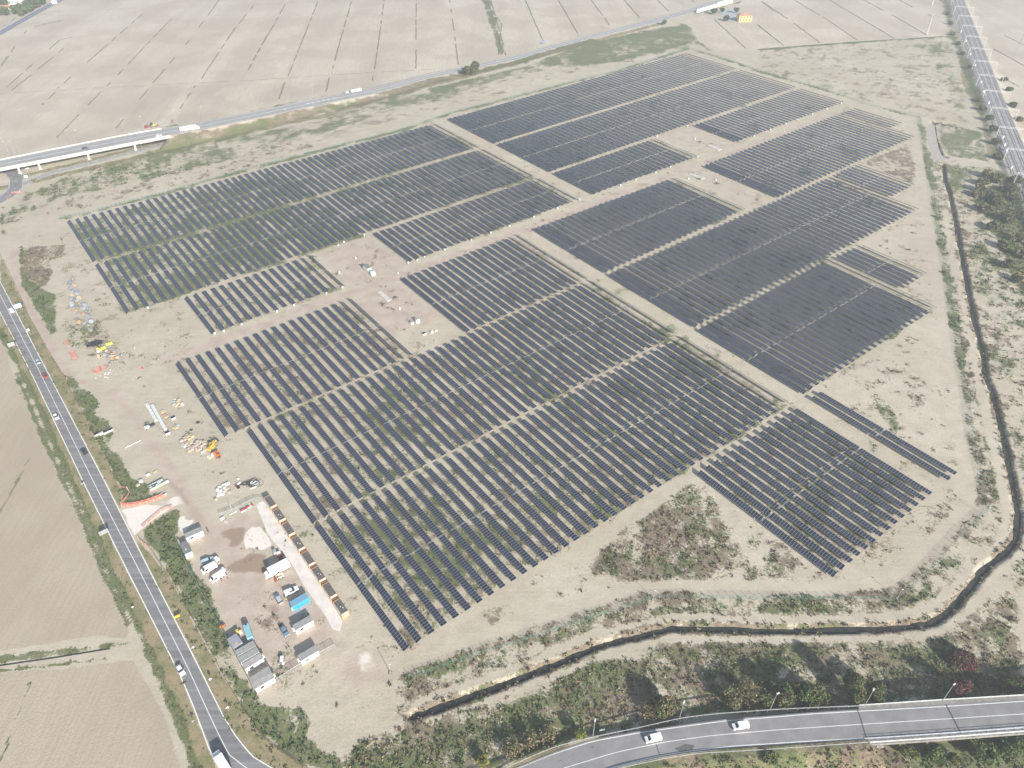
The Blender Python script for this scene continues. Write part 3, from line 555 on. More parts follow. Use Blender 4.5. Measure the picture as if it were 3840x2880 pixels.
# concrete strip of the site compound and its kerb
mb = MB(); mb.poly(P('B 110,400 250,325 420,490 800,1060 1180,1659 n 480,0 740,440 720,522 660,512 600,400 420,150 340,0 B 600,1300 480,1180 330,950'), -.1, .05, mat('compound_concrete', (.68,.63,.585), .9, .07, .35)); strct(mb.obj('pavement'))
mb = MB(); mb.poly(P('d 1405,1030 1465,1030 1500,1220 1530,1290 1580,1320 1460,1345 1420,1200'), -.1, .03, mat('gravel_grey', (.40,.36,.32), .95, .1, .5)); strct(mb.obj('gravel_yard'))
M_WATER_SHADE = mat('ditch_water_shade', (.035,.037,.032), .6, .25, .6)  # field ditch water; in the canals its dark colour stands for shade
for c_, w_, z_ in ((CANAL, 1.9, -.75), (CANAL2, 2.2, -.6)):  # dark sheets low in the canals, ditch shadow painted as colour
    mb = MB(); q = smooth([(x, y, z_) for x, y in c_], 260); jw = lambda s: (vnoise(q[:, 0], q[:, 1], 4.0, s)-.5)*1.3; a_ = offs(q, w_/2); b_ = offs(q, -w_/2); dn = (a_-b_)/w_; a_ += dn*jw(3)[:, None]; b_ -= dn*jw(4)[:, None]; ribbon(mb, a_, b_, M_WATER_SHADE); strct(mb.obj('ditch_water_shade'))
mb = MB(); q = smooth([(x, y, .03) for x, y in P('m -200,845 0,808 440,745 910,668')], 50); ribbon(mb, offs(q, .3), offs(q, -.3), M_WATER_SHADE); strct(mb.obj('field_ditch_water'))
# railway
rl = resample([(*q, 1.62) for q in RAIL], 200); mb = MB(); ribbon(mb, offs(rl, 8.6), offs(rl, -8.6), mat('ballast', (.35,.335,.325), .95, .2, .4)); strct(mb.obj('railway_bed'))
M_SLP = mat('sleeper_concrete', (.38,.36,.35), .9); M_RAILS = mat('rail_steel', (.30,.28,.29), .4, .1, 2, metal=.5)
for o_ in (-6.8, -2.4, 2.4, 6.8):
    tr = thing('railway_track', {-6.8: 'railway track nearest the overgrown ditch on the right', -2.4: 'second railway track counted from the ditch side', 2.4: 'third railway track counted from the ditch side', 6.8: 'outermost railway track beside the right hand field'}[o_], 'railway track', (0, 0, 0), group='parallel railway tracks')
    c_ = offs(rl, o_); mb = MB(); ribbon(mb, offs(c_, 1.25)+[0, 0, .07], offs(c_, -1.25)+[0, 0, .07], M_SLP); mb.obj('sleepers', tr)['kind'] = 'stuff'
    for s_ in (-.72, .72):
        mb = MB(); ribbon(mb, offs(c_, s_+.09)+[0, 0, .24], offs(c_, s_-.09)+[0, 0, .24], M_RAILS, .16); mb.obj('rail', tr)
# ================= SOLAR TRACKERS =================
def panel_glass():
    m = bpy.data.materials.new('solar_glass'); m.use_nodes = True; n = m.node_tree.nodes; L = m.node_tree.links; b = n['Principled BSDF']
    b.inputs['Roughness'].default_value = .3; b.inputs['Specular IOR Level'].default_value = .28
    geo = n.new('ShaderNodeNewGeometry'); mp = n.new('ShaderNodeMapping'); mp.inputs['Rotation'].default_value = (0, 0, -TH); mp.inputs['Scale'].default_value = (.2, .87, 0); L.new(geo.outputs['Position'], mp.inputs[0])
    sn = n.new('ShaderNodeVectorMath'); sn.operation = 'FLOOR'; L.new(mp.outputs[0], sn.inputs[0]); wn = n.new('ShaderNodeTexWhiteNoise'); wn.noise_dimensions = '2D'; L.new(sn.outputs[0], wn.inputs['Vector'])
    r = n.new('ShaderNodeValToRGB'); r.color_ramp.elements[0].color = (.008,.012,.028,1); r.color_ramp.elements[1].color = (.015,.023,.053,1)
    e = r.color_ramp.elements.new(.75); e.color = (.014,.017,.042,1); L.new(wn.outputs['Value'], r.inputs[0]); L.new(r.outputs[0], b.inputs['Base Color']); return m
M_GLASS = panel_glass(); M_FRAME = mat('panel_frame', (.42,.44,.47), .5, .04, 1); M_BACK = mat('panel_back', (.36,.37,.39), .7, .05, 1)
PW, CH_ = 1.15, 2.36
def wing_mb(n, mb=None, M=None):
    mb = mb or MB(); L_ = n*PW; h = CH_/2
    mb.add([(-h,0,0),(h,0,0),(h,L_,0),(-h,L_,0),(-h,0,.035),(h,0,.035),(h,L_,.035),(-h,L_,.035)], [(4,5,6,7),(0,1,5,4),(1,2,6,5),(2,3,7,6),(3,0,4,7)], M_FRAME, M)
    mb.add([(-h,0,0),(h,0,0),(h,L_,0),(-h,L_,0)], [(0,3,2,1)], M_BACK, M)
    vs = []; fs = []
    for k in range(n):
        y0 = k*PW+.05; y1 = (k+1)*PW-.05
        for x0, x1 in ((-h+.035, -.012), (.012, h-.035)): b = len(vs); vs += [(x0,y0,.039),(x1,y0,.039),(x1,y1,.039),(x0,y1,.039)]; fs.append((b,b+1,b+2,b+3))
    mb.add(vs, fs, M_GLASS, M); return mb
wing_me = {n: wing_mb(n).mesh('panel_table') for n in (27, 18)}
tube_me = {n: MB().box((0, 0, 0), (.13, 2*n*PW+.9, .13), M_GALV).mesh('torque_tube') for n in (27, 18)}
post_me = MB().box((0, 0, .75), (.14, .1, 1.72), M_GALV).mesh('post'); drive_me = MB().box((0, 0, 0), (.35, .45, .4), M_GALV).box((.0, 0, -.75), (.16, .2, 1.2), M_GALV).mesh('drive_unit')
link_me = MB().box((2.4, 0, 0), (4.6, .16, .12), M_GALV).box((2.4, 0, -.75), (.1, .1, 1.5), M_GALV).mesh('drive_shaft')
ORD = 'first second third fourth fifth sixth seventh eighth ninth tenth eleventh twelfth thirteenth fourteenth fifteenth sixteenth seventeenth eighteenth nineteenth'.split()
def ordw(n):
    if n < 20: return ORD[n-1]
    t, u_ = divmod(n, 10); return ('twentieth thirtieth fortieth fiftieth sixtieth'.split()[t-2]) if u_ == 0 else 'twenty thirty forty fifty sixty'.split()[t-2]+'-'+ORD[u_-1]
BLOCKS = [ # descriptor, u0, spacing, n, v top left/right, v bottom left/right, steep rows at left, right, short
('back left block along the far fence',37.95,4.811,58,-507.3,-511.6,-444.5,-450.3,2,2,0),('second band from the back, left side',37.95,4.811,58,-440.3,-446,-378,-384.2,2,2,0),
('short block left of the white transformer skid',66.65,4.811,16,-374.3,-376.2,-333.4,-334.3,2,2,1),('short block right of the white transformer skid',182.3,4.811,28,-377.4,-380,-335,-337.6,2,2,1),
('block left of the pink concrete slab pad',44.14,4.811,20,-319.2,-320.5,-256.5,-257.8,2,2,0),('block right of the pink concrete slab pad',168.45,4.811,18,-321.5,-323.2,-257.7,-259.2,2,2,0),
('wide block below the transformer pads',52.93,4.811,42,-253.6,-256.5,-190.8,-193.1,2,2,0),('nearest wide block beside the orange cabins',52.93,4.811,42,-187.9,-189.7,-125.1,-126.1,2,2,0),
('lower right block near the bend of the ditch',186.2,4.811,14,-121.8,-122,-59.5,-59.6,2,0,0),
('back right block',326.5,4.84,61,-514,-525.5,-449.7,-460.4,2,2,0),('second band from the back, right side',326.5,4.84,61,-446.3,-456,-383.5,-392.6,2,2,0),
('short block before the far transformer pad',326.3,4.84,22,-380,-382.3,-337.8,-339.1,2,2,1),('short block behind the far transformer pad',475.4,4.84,30,-383.5,-387.3,-340.5,-344.1,2,2,1),
('middle right block beside the site track',263.2,4.78,27,-323,-323.5,-258.4,-262.1,2,2,0),('block right of the far concrete slab',420,4.85,36,-324.8,-328.3,-260.8,-264.2,2,2,0),
('small far right group of short rows',594.6,4.85,4,-328.5,-329.1,-286,-286.3,0,2,1),('big right block in the middle band',262.7,4.85,45,-255.7,-258.1,-191.8,-195.1,2,2,0),
('short rows ending the middle band',481,4.6,7,-258.3,-259.5,-216,-216.9,0,2,1),('right block above the two lone rows',261.9,4.74,25,-189,-191.7,-126.4,-127.3,2,2,0),
('short rows right of the two lone rows block',380.4,4.8,6,-190.5,-189.8,-148.5,-149,0,2,1),('pair of lone rows at the lower right',262,4.9,2,-122.6,-122.6,-59.3,-59.3,0,0,0)]
rowsL = []
for bi, (desc, u0, sp_, n, tl, tr_, bl, brr, el, er, sh) in enumerate(BLOCKS):
    for i in range(n):
        t = i/max(n-1, 1); u_ = u0+i*sp_; v0 = tl+(tr_-tl)*t; v1 = bl+(brr-bl)*t; x, y = uv(u_, (v0+v1)/2)
        tilt = R(-28) if i < el else (R(34) if i >= n-er else R(-3.0+random.uniform(-.8, .8)))
        rowsL.append((math.sqrt(x*x+y*y+CAMH**2)/(1 if not sh else .75), x, y, tilt, sh, abs(v1-v0), i, n, desc, bi))
rowsL.sort(key=lambda q: q[0])
far_mb = MB(); far_v = []; Wn = {}
for k, (d_, x, y, tilt, sh, L_, i, n, desc, bi) in enumerate(rowsL):
    np_ = 18 if sh else 27; sy = L_/(2*np_*PW+.7)
    if k < 300:
        t = thing('solar_tracker', '%s row from left, %s' % (ordw(i+1), desc), 'solar panel row', (x, y, 0), ROWYAW, 'single axis solar tracker rows')
        t.scale = (1, sy, 1)
        for s_ in (0, 1):
            w_ = bpy.data.objects.new('panel_table', wing_me[np_]); COL.objects.link(w_); w_.parent = t
            yo = .35 if s_ == 0 else -(np_*PW+.35); w_.rotation_euler = (0, tilt, 0); w_.location = (0, yo, 1.72)
        q = bpy.data.objects.new('torque_tube', tube_me[np_]); COL.objects.link(q); q.parent = t; q.location = (0, 0, 1.63)
        q = bpy.data.objects.new('drive_unit', drive_me); COL.objects.link(q); q.parent = t; q.location = (0, 0, 1.63)
        if i % 2 == 0 and i+1 < n: q = bpy.data.objects.new('drive_shaft', link_me); COL.objects.link(q); q.parent = t; q.location = (0, 0, 1.5)
        Hh = np_*PW
        if k < 170 or abs(tilt) > .3:
            for yy_ in np.linspace(-Hh+.6, Hh-.6, 8 if not sh else 6): q = bpy.data.objects.new('post', post_me); COL.objects.link(q); q.parent = t; q.location = (0, yy_, 0)
    else:
        base_ = Matrix.Translation((x, y, 0)) @ Matrix.Rotation(ROWYAW, 4, 'Z') @ Matrix.Diagonal((1, sy, 1, 1))
        for yo in (.35, -(np_*PW+.35)): wing_mb(np_, far_mb, base_ @ Matrix.Translation((0, yo, 1.72)) @ Matrix.Rotation(tilt, 4, 'Y'))
        far_mb.box((0, 0, 1.63), (.13, 2*np_*PW, .13), M_GALV, M=base_)
        if i % 2 == 0 and i+1 < n: far_mb.box((2.4, 0, 1.5), (4.6, .16, .12), M_GALV, M=base_)
        if abs(tilt) > .3:
            for yy_ in np.linspace(-np_*PW+.6, np_*PW-.6, 8): far_mb.box((0, yy_, .65), (.14, .1, 1.5), M_GALV, M=base_)
tag(far_mb.obj('solar_trackers'), 'mass of solar panel rows in the far half of the solar farm', 'solar panels', kind='stuff')
# ================= PLANTS =================
def leafmat(name, c1, c2): return mat(name, c1, .8, scale=.9, col2=c2, spec=.2)
M_LG = leafmat('leaf_green', (.095,.13,.045), (.13,.16,.065)); M_LD = leafmat('leaf_dark_green', (.05,.08,.03), (.075,.105,.04)); M_LO = leafmat('leaf_olive', (.125,.122,.055), (.085,.09,.04))
M_LY = leafmat('leaf_yellow_green', (.25,.24,.05), (.15,.17,.04)); M_LR = leafmat('leaf_red', (.16,.06,.05), (.10,.05,.04)); M_LB = leafmat('weed_brown', (.13,.095,.065), (.085,.06,.042)); M_LT = leafmat('reed_tan', (.25,.205,.125), (.18,.145,.085))
M_BARK = mat('bark', (.16,.12,.085), .95, .25, 2)
rng = np.random.default_rng(11)
def quads(C, S, up=.5, sq=.75):
    """leaf quads at centres C (n,3) with sizes S, random facing"""
    n = len(C); a = rng.normal(size=(n, 3)); a[:, 2] *= up; a /= np.linalg.norm(a, axis=1)[:, None]; b = rng.normal(size=(n, 3)); b -= (b*a).sum(1)[:, None]*a; b /= np.linalg.norm(b, axis=1)[:, None]
    a *= (S*.5)[:, None]; b *= (S*.5*sq)[:, None]; return np.stack([C-a-b, C+a-b, C+a+b, C-a+b], 1).reshape(-1, 3)
def leaf_obj(name, V, mats, idx, parent=None):
    me = bpy.data.meshes.new(name); n = len(V)//4; me.vertices.add(len(V)); me.vertices.foreach_set('co', V.ravel().astype(np.float32))
    me.loops.add(4*n); me.loops.foreach_set('vertex_index', np.arange(4*n)); me.polygons.add(n); me.polygons.foreach_set('loop_start', np.arange(n)*4)
    for m in mats: me.materials.append(m)
    me.polygons.foreach_set('material_index', idx.astype(np.int32)); me.update(calc_edges=True); o = bpy.data.objects.new(name, me); COL.objects.link(o); o.parent = parent; return o
def tree(name, label, t, x, y, r, h, mats, n=2600, group='trees and tall bushes by the near road', trunk=True, leaf=.5, cat='tree', sparse=0, zc=None):
    q = at(t, x, y, zc if zc is not None else h*.55); g0 = gz(q[0], q[1]); o = thing(name, label, cat, (q[0], q[1], g0), 0, group); h -= g0*.5
    mb = MB(); lobes = []
    for k in range(9):
        a = rng.uniform(0, 6.28); rr = r*rng.uniform(.15, .62); zz = h*rng.uniform(.42, .84); lobes.append((rr*math.cos(a), rr*math.sin(a), zz, r*rng.uniform(.3, .5)))
    lobes.append((0, 0, h*.8, r*.42))
    if trunk:
        mb.tube([(0,0,-.3),(r*.03,0,h*.25),(0,r*.03,h*.5),(0,0,h*.75)], [h*.035,h*.028,h*.018,.04], M_BARK, 8)
        for lx, ly, lz, lr in lobes[:8]: mb.tube([(0,0,h*.28),(lx*.5,ly*.5,h*.28+(lz-h*.28)*.6),(lx,ly,lz)], [h*.014,h*.009,.02], M_BARK, 5)
        mb.obj('trunk', o)
    C = []; n = int(n*3.4); per = n//len(lobes)
    for lx, ly, lz, lr in lobes:
        d = rng.normal(size=(per, 3)); d /= np.linalg.norm(d, axis=1)[:, None]; rad = lr*rng.uniform(.25, 1.08, per)**.5; c = d*rad[:, None]; c[:, 2] *= .85; c += (lx, ly, lz); C.append(c)
    C = np.concatenate(C); k = vnoise(C[:, 0]+50, C[:, 1]+C[:, 2]*1.7, r*.28, 3) > (.22+sparse); C = C[k]; C[:, 2] = np.maximum(C[:, 2], .15)
    S = leaf*1.05*rng.uniform(.6, 1.35, len(C)); idx = (vnoise(C[:, 0]+9, C[:, 1]*1.2+C[:, 2]+70, r*.35, 8)*len(mats)*.999).astype(int)
    leaf_obj('crown', quads(C, S), mats, idx, o); return o
def bare_bush(label, t, x, y, r, h, mats, n=170, group='bare reddish tan bushes on the road bank'):
    q = at(t, x, y, h*.4); g0 = gz(q[0], q[1]); o = thing('bare_bush', label, 'bush', (q[0], q[1], g0), 0, group); mb = MB()
    for _ in range(n):
        a = rng.uniform(0, 6.28); k = r*rng.uniform(.1, 1)**.6; z = h*rng.uniform(.6, 1.05)*(1-.35*(k/r)**2); mb.tube([(k*.12*math.cos(a), k*.12*math.sin(a), 0), (k*.5*math.cos(a), k*.5*math.sin(a), z*.6), (k*math.cos(a), k*math.sin(a), z)], [.05, .035, .015], mats[0], 3, False)
    mb.obj('stems', o); C = rng.normal(size=(420, 3))*[r*.42, r*.42, h*.2]+[0, 0, h*.6]; leaf_obj('foliage', quads(C, rng.uniform(.3, .6, 420)), mats, rng.integers(0, len(mats), 420), o); return o
TO = [M_LO, M_LG, M_LO, M_LD]
tree('bushy_tree', 'olive brown bushy tree, leftmost of the trees above the near road', 'o', 1300,1150, 4.6,7.5, [M_LO,M_LT,M_LO,M_LG], 2600, leaf=.42, sparse=.08)
bare_bush('pale bare bush against the left side of the olive bushy tree', 'o',1190,1160,3.2,4.5,[M_LT,M_LO])
bare_bush('large half bare tan bush fanning upwards, right of a street lamp', 'o',1985,1050,5.0,7.5,[M_LT,M_LO,M_LO],320)
tree('bushy_tree', 'olive bush touching the left side of the half bare tan bush', 'o',1845,1085,3.8,6,[M_LO,M_LT,M_LG],1900,leaf=.4,sparse=.06)
tree('bushy_tree', 'low olive bush right of the half bare tan bush', 'o',2150,1090,2.8,4.5,[M_LO,M_LG,M_LD],1200,leaf=.4)
tree('bushy_tree', 'olive and grey tree just right of the middle street lamp', 'p',215,1040,4.6,8,[M_LO,M_LO,M_LD,M_LT],2600,leaf=.45,sparse=.04)
tree('bushy_tree', 'wide dark olive tree between two street lamps above the near road', 'p',400,1050,4.8,7.5,[M_LO,M_LD,M_LG],2700,leaf=.45)
tree('bushy_tree', 'small olive tree at the right end of the wide dark olive tree', 'p',520,1065,3.2,6,[M_LO,M_LG,M_LD],1500,leaf=.45)
tree('tall_tree', 'tall rounded olive tree left of the lamp at the bridge end', 'p',810,985,4.6,11,[M_LO,M_LG,M_LO],3600,leaf=.45)
tree('bushy_tree', 'green tree behind the lamp at the bridge end', 'p',990,1030,3.2,8,[M_LG,M_LO,M_LG],2000,leaf=.42)
tree('red_tree', 'dark red leaved tree beside the rightmost street lamp', 'p',1690,1005,3.6,8,[M_LR,M_LR,M_LB],2300,leaf=.42)
tree('bushy_tree', 'dark shrub in the shade at the far right above the bridge', 'p',2120,980,3.5,5,[M_LG,M_LO],1200,leaf=.45)
tree('red_bush', 'broad low rust coloured thicket above the bridge shadow', 'p',1700,770,5.5,3,[M_LB,M_LR,M_LO],2200,cat='bush',trunk=False,leaf=.4)
tree('yellow_bush', 'small yellow green bush beside the leftmost street lamp', 'o',612,1390,2.2,3.5,[M_LY,M_LG],1000,cat='bush',leaf=.35)
tree('yellow_bush', 'yellow green bush at the bottom edge near the start of the guardrail', 'n',1905,1615,2.2,3,[M_LY,M_LY,M_LO],900,cat='bush',leaf=.35)
for i, (t, x, y, lb) in enumerate((('n',2130,1520,'bare tan bush at the bottom beside the yellow green bush'),('o',45,1500,'second bare tan bush from the left on the road bank'),('o',180,1440,'third bare tan bush from the left on the road bank'),('o',340,1390,'rightmost bare tan bush on the road bank'))): bare_bush(lb, t, x, y, 2.6, 4.2, [M_LT, M_LO])
tree('yellow_bush', 'yellow green tree under the bridge, beside the concrete abutment', 'p',1250,1545,2.8,4.5,[M_LY,M_LG,M_LO],1500,zc=2,leaf=.4)
tree('bushy_tree', 'dark green tree below the bridge railing, left of the pier', 'p',1470,1560,4.2,5,[M_LD,M_LG],2300,zc=2,leaf=.45)
tree('yellow_bush', 'yellow bush at the bottom edge below the bridge pier', 'p',1620,1600,2.4,3,[M_LY,M_LO],900,cat='bush',zc=1,leaf=.4)
tree('bushy_tree', 'green thicket at the bottom right under the bridge railing', 'p',1850,1520,5,4.5,[M_LD,M_LG,M_LG],2600,zc=2,leaf=.45)
tree('bushy_tree', 'green thicket in the bottom right corner below the bridge', 'p',2130,1490,5,4.5,[M_LG,M_LD],2400,zc=2,leaf=.45)
tree('yellow_bush', 'round yellow green bush at the bottom left of the bridge', 'p',80,1610,2.5,2.5,[M_LY,M_LG,M_LO],900,cat='bush',zc=1,leaf=.4)
tree('far_tree', 'grey green tree beside the highway, taller of the two', 'b',1840,560,6.2,13,[M_LD,M_LO,M_LG],1500,'bushes beside the highway',leaf=1.0); tree('far_tree', 'lower grey bush left of the taller highway tree', 'b',1775,585,5.2,8,[M_LO,M_LD],1000,'bushes beside the highway',leaf=1.0)
tree('far_tree', 'small dark bush beside the highway right of the green strip', 'c',1305,185,3.5,5,[M_LD,M_LG],500,'bushes beside the highway',leaf=.9)
for i, (x, y, r, lb) in enumerate(((1725,95,4.5,'tree left of the grey yard by the yellow house'),(1822,148,4,'bush at the near corner of the grey yard'),(1905,85,3.5,'tree on the far side of the grey yard'),(1790,85,3,'small bush at the far left corner of the grey yard'))): tree('far_tree', lb, 'c',x,y,r,6,[M_LD,M_LG],450,'trees round the yellow house',leaf=1.0)
for i, (x, y, r) in enumerate(((20,25,9),(215,60,9),(250,40,9),(290,20,8),(215,15,8),(160,75,7),(180,95,6),(30,90,6),(330,5,8),(110,80,6))): tree('far_tree', '%s tree counted from the left among the far top left houses' % ordw(1+sorted([20,215,250,290,215.5,160,180,30,330,110]).index(x if i != 4 else 215.5)), 'a',x,y,r,9,[M_LD,M_LG,M_LO],420,'trees among the far houses',leaf=1.6)
# overgrown belt between ditch and railway: a row of scrub trees one can tell apart
BELT = [('h',1830,60,5),('h',1900,180,6),('h',1960,330,6),('h',2040,480,6),('h',2090,640,6),('h',2170,760,5.5),('h',2000,120,7),('h',2080,260,7),('h',2150,420,6),('h',2120,90,6),('h',2190,240,6),('h',1880,-40,6),('h',2200,560,6),
 ('d',1900,1440,7),('d',1850,1560,6),('d',2000,1480,7),('d',2080,1570,7),('d',2150,1500,6),('d',1950,1620,6),('d',1870,900,4.5),('d',1925,990,5),('d',1960,1080,5),('d',1840,830,4),('d',1985,1180,5),('d',2120,870,4.5),('d',2175,990,4.5),('d',2090,740,4),('d',2050,660,4),('d',2010,1300,5),('d',1585,110,4),('d',1600,190,4),('d',1625,280,4),('d',1760,560,3.5),('d',1700,440,3.5),('d',1665,360,3.5)]
for i, (t, x, y, r) in enumerate(sorted(BELT, key=lambda q: (TL[q[0]][1]+q[2]/2.212))): tree('scrub_tree', '%s scrub tree from the top in the overgrown belt beside the railway' % ordw(i+1), t, x, y, r*.8, r*.5+1, [M_LO,M_LG,M_LO,M_LD] if i % 2 else [M_LO,M_LO,M_LT,M_LG], 600, 'scrub trees beside the railway', leaf=.9)
# countless weeds: clumps scattered where the cover map grows them
def SOLAR(x, y):
    u = x*EU[0]+y*EU[1]; v = x*EV[0]+y*EV[1]; return ((u > 35) & (u < 320) & (v < -120) & (v > -520)) | ((u > 320) & (u < 620) & (v < -186) & (v > -530)) | ((u > 180) & (u < 255) & (v < -55) & (v > -125)) | ((u > 320) & (u < 412) & (v < -125) & (v > -190))
VL = P('e -200,1000 i 260,0 700,920 m 1045,0 1490,880 1790,1700 -400,1700 -400,0')
def weeds():
    sel = (GY < 520) & (GY > 70) & (np.abs(GX) < GY*.56+100); gx, gy, gzz = GX[sel], GY[sel], GZ[sel]; out = []
    RDM = (segd(gx, gy, [q[:2] for q in N_MID]) > 6.4)
    for ch, th, dens, mats, hh, nm, lb in (('g', .52, .34, [M_LG, M_LD, M_LG, M_LO], .42, 'green_weeds', 'low green weeds covering the waste ground, banks and panel aisles'), ('b', .5, .32, [M_LB, M_LB, M_LT, M_LO], .38, 'dry_weeds', 'dry brown weeds scattered over the bare ground'), ('y', .4, .10, [M_LO, M_LO, M_LG], .2, 'verge_grass', 'short dry grass on the road verges')):
        m = CV[ch][sel]*RDM; k = (m > th-.12) & (rng.random(len(m)) < np.where(SOLAR(gx, gy), .55, 1)*dens*sst(th-.12, th+.25, m)*np.where(gy < 330, 1, .45)); px_, py_, pz_, mm = gx[k], gy[k], gzz[k], m[k]
        nq = 7; n = len(px_); r = rng.uniform(.25, .95, n)*(.7+mm*.5)*(1+.5*(py_ > 330)); C = rng.normal(size=(n, nq, 3))*.42; C[:, :, 2] = np.abs(C[:, :, 2])*.75*hh/.4; r = np.where(SOLAR(px_, py_), np.minimum(r, .62), r); r = np.where(inside(px_, py_, VL), r*.5, r); C = C*r[:, None, None]+np.stack([px_+rng.uniform(-.4, .4, n), py_+rng.uniform(-.4, .4, n), pz_+.05], 1)[:, None, :]
        mi_ = np.clip((vnoise(px_, py_, 5, 91)*.6+rng.random(n)*.4)*len(mats), 0, len(mats)-1).astype(int); S = (r[:, None]*rng.uniform(.35, .8, (n, nq))).ravel()
        o = leaf_obj(nm, quads(C.reshape(-1, 3), S, .8), mats, np.repeat(mi_, nq)); tag(o, lb, 'weeds', kind='stuff'); print(nm, n)
weeds()
# grass lines along field drains
def drain_grass():
    C = []; 
    LN = ['a -20,255 130,150','a 0,560 240,230 520,170','a 0,775 500,330 640,300','a 100,750 460,460 530,400','a 480,735 860,400 1180,120','a 890,715 1190,400 1420,160','a 1270,690 1560,350 1820,0','a 1660,670 1940,250 2100,50','a 2020,655 2212,300','a 350,870 460,765','a 470,1145 850,750','a 960,1070 1230,740','a 1420,1020 1620,710','b 0,500 180,190 265,35','b 290,630 430,280 535,20','b 648,610 735,290 815,10','b 1005,590 1050,270 1085,0','b 1350,570 1350,200 1352,0','b 1700,540 1665,250 1630,0','b 200,860 265,670','b 605,760 632,640','b 990,670 995,620',
      'c 155,0 235,190 305,345','c 428,0 520,160 590,280','c 700,0 820,160 850,210','c 975,0 1105,150','c 1250,0 1345,95','c 1535,0 1560,20','c 1720,160 1860,290 1980,400','c 2085,210 2212,310','d 0,205 218,378','d 40,15 300,190 518,355','d 305,0 620,190 825,333','d 595,0 900,180 1130,318','d 880,0 1160,150 1405,292','d 1170,0 1465,145','c 2120,15 2212,90','d 2050,295 2212,375','d 1955,405 2212,545','d 2075,665 2212,745','b 2035,455 2060,200 1915,0','b 2095,460 2030,210 1970,0','c 2212,405 d 0,410 500,372 1000,338 1590,300']
    for s in LN:
        p = np.array(P(s)); L_ = np.sum(np.linalg.norm(np.diff(p, axis=0), axis=1)); n = int(L_*1.7); q = resample(p, n); k = vnoise(q[:, 0], q[:, 1], 14, 41) > (.42 if s[0] in 'a' else (.3 if s[0] == 'b' else .12)); q = q[k]; m = len(q)
        q = np.repeat(q, 3, 0)+rng.normal(size=(m*3, 2))*.35; m = m*3//2; C.append(np.c_[q, rng.uniform(.05, .4, len(q))])
    C = np.concatenate(C); o = leaf_obj('drain_grass', quads(C, rng.uniform(.22, .62, len(C)), .8), [M_LO, M_LD, M_LT], rng.integers(0, 3, len(C))); tag(o, 'thin broken lines of dark grass along the field drains', 'grass', kind='stuff')
drain_grass()
# ================= VEHICLES =================
M_TYRE = mat('tyre', (.025,.025,.027), .85); M_RIM = mat('wheel_rim', (.5,.51,.52), .4, metal=.6); M_GLS = mat('car_glass', (.03,.04,.05), .12, .1, 1, spec=.6); M_HEAD = mat('headlamp', (.75,.77,.78), .2); M_TAIL = mat('tail_lamp', (.4,.03,.02), .3)
PAINT = {k: mat('paint_'+k, v, .35, .04, 1, coat=.3) for k, v in {'white':(.80,.80,.80),'silver':(.46,.48,.52),'blue':(.16,.24,.34),'dark':(.05,.055,.065),'red':(.32,.05,.045),'black':(.035,.035,.04),'pale_blue':(.42,.55,.62),'navy':(.06,.07,.16),'turquoise':(.25,.50,.58),'skyblue':(.06,.36,.68),'orange':(.75,.22,.05),'yellow':(.64,.44,.08),'green':(.10,.28,.10),'cream':(.72,.68,.50),'claas':(.55,.60,.10)}.items()}
def place(t, x, y, heading=None, z=0.7, zb=0.0):
    """ground position under a photo point seen at height z; heading as two photo points (rear, front) or an angle"""
    q = at(t, x, y, zb+z); yaw = 0.0
    if isinstance(heading, tuple): a = at(t, heading[0], heading[1], zb+z); b = at(t, heading[2], heading[3], zb+z); yaw = math.atan2(b[1]-a[1], b[0]-a[0])
    elif heading is not None: yaw = heading
    return (q[0], q[1], zb), yaw
WM = {}
def wheels(o, xs, hw, r=.33, wd=.22, twin=False):
    key = (r, wd)
    if key not in WM:
        a = MB(); a.tube([(0,-wd/2,0),(0,wd/2,0)], r, M_TYRE, 14); b = MB(); b.tube([(0,-wd/2-.012,0),(0,wd/2+.012,0)], r*.6, M_RIM, 10); WM[key] = (a.mesh('tyre'), b.mesh('rim'))
    for x in xs:
        for s in (-1, 1):
            w_ = bpy.data.objects.new('wheel', WM[key][0]); COL.objects.link(w_); w_.parent = o; w_.location = (x, s*hw, r)
            q = bpy.data.objects.new('rim', WM[key][1]); COL.objects.link(q); q.parent = w_
def lamps(o, xf, xr, hw, z):
    for s in (-1, 1): MB().box((0,0,0),(.12,.34,.15),M_HEAD).obj('headlight', o, (xf, s*hw, z)); MB().box((0,0,0),(.08,.22,.22),M_TAIL).obj('tail_light', o, (xr, s*hw, z+.1))
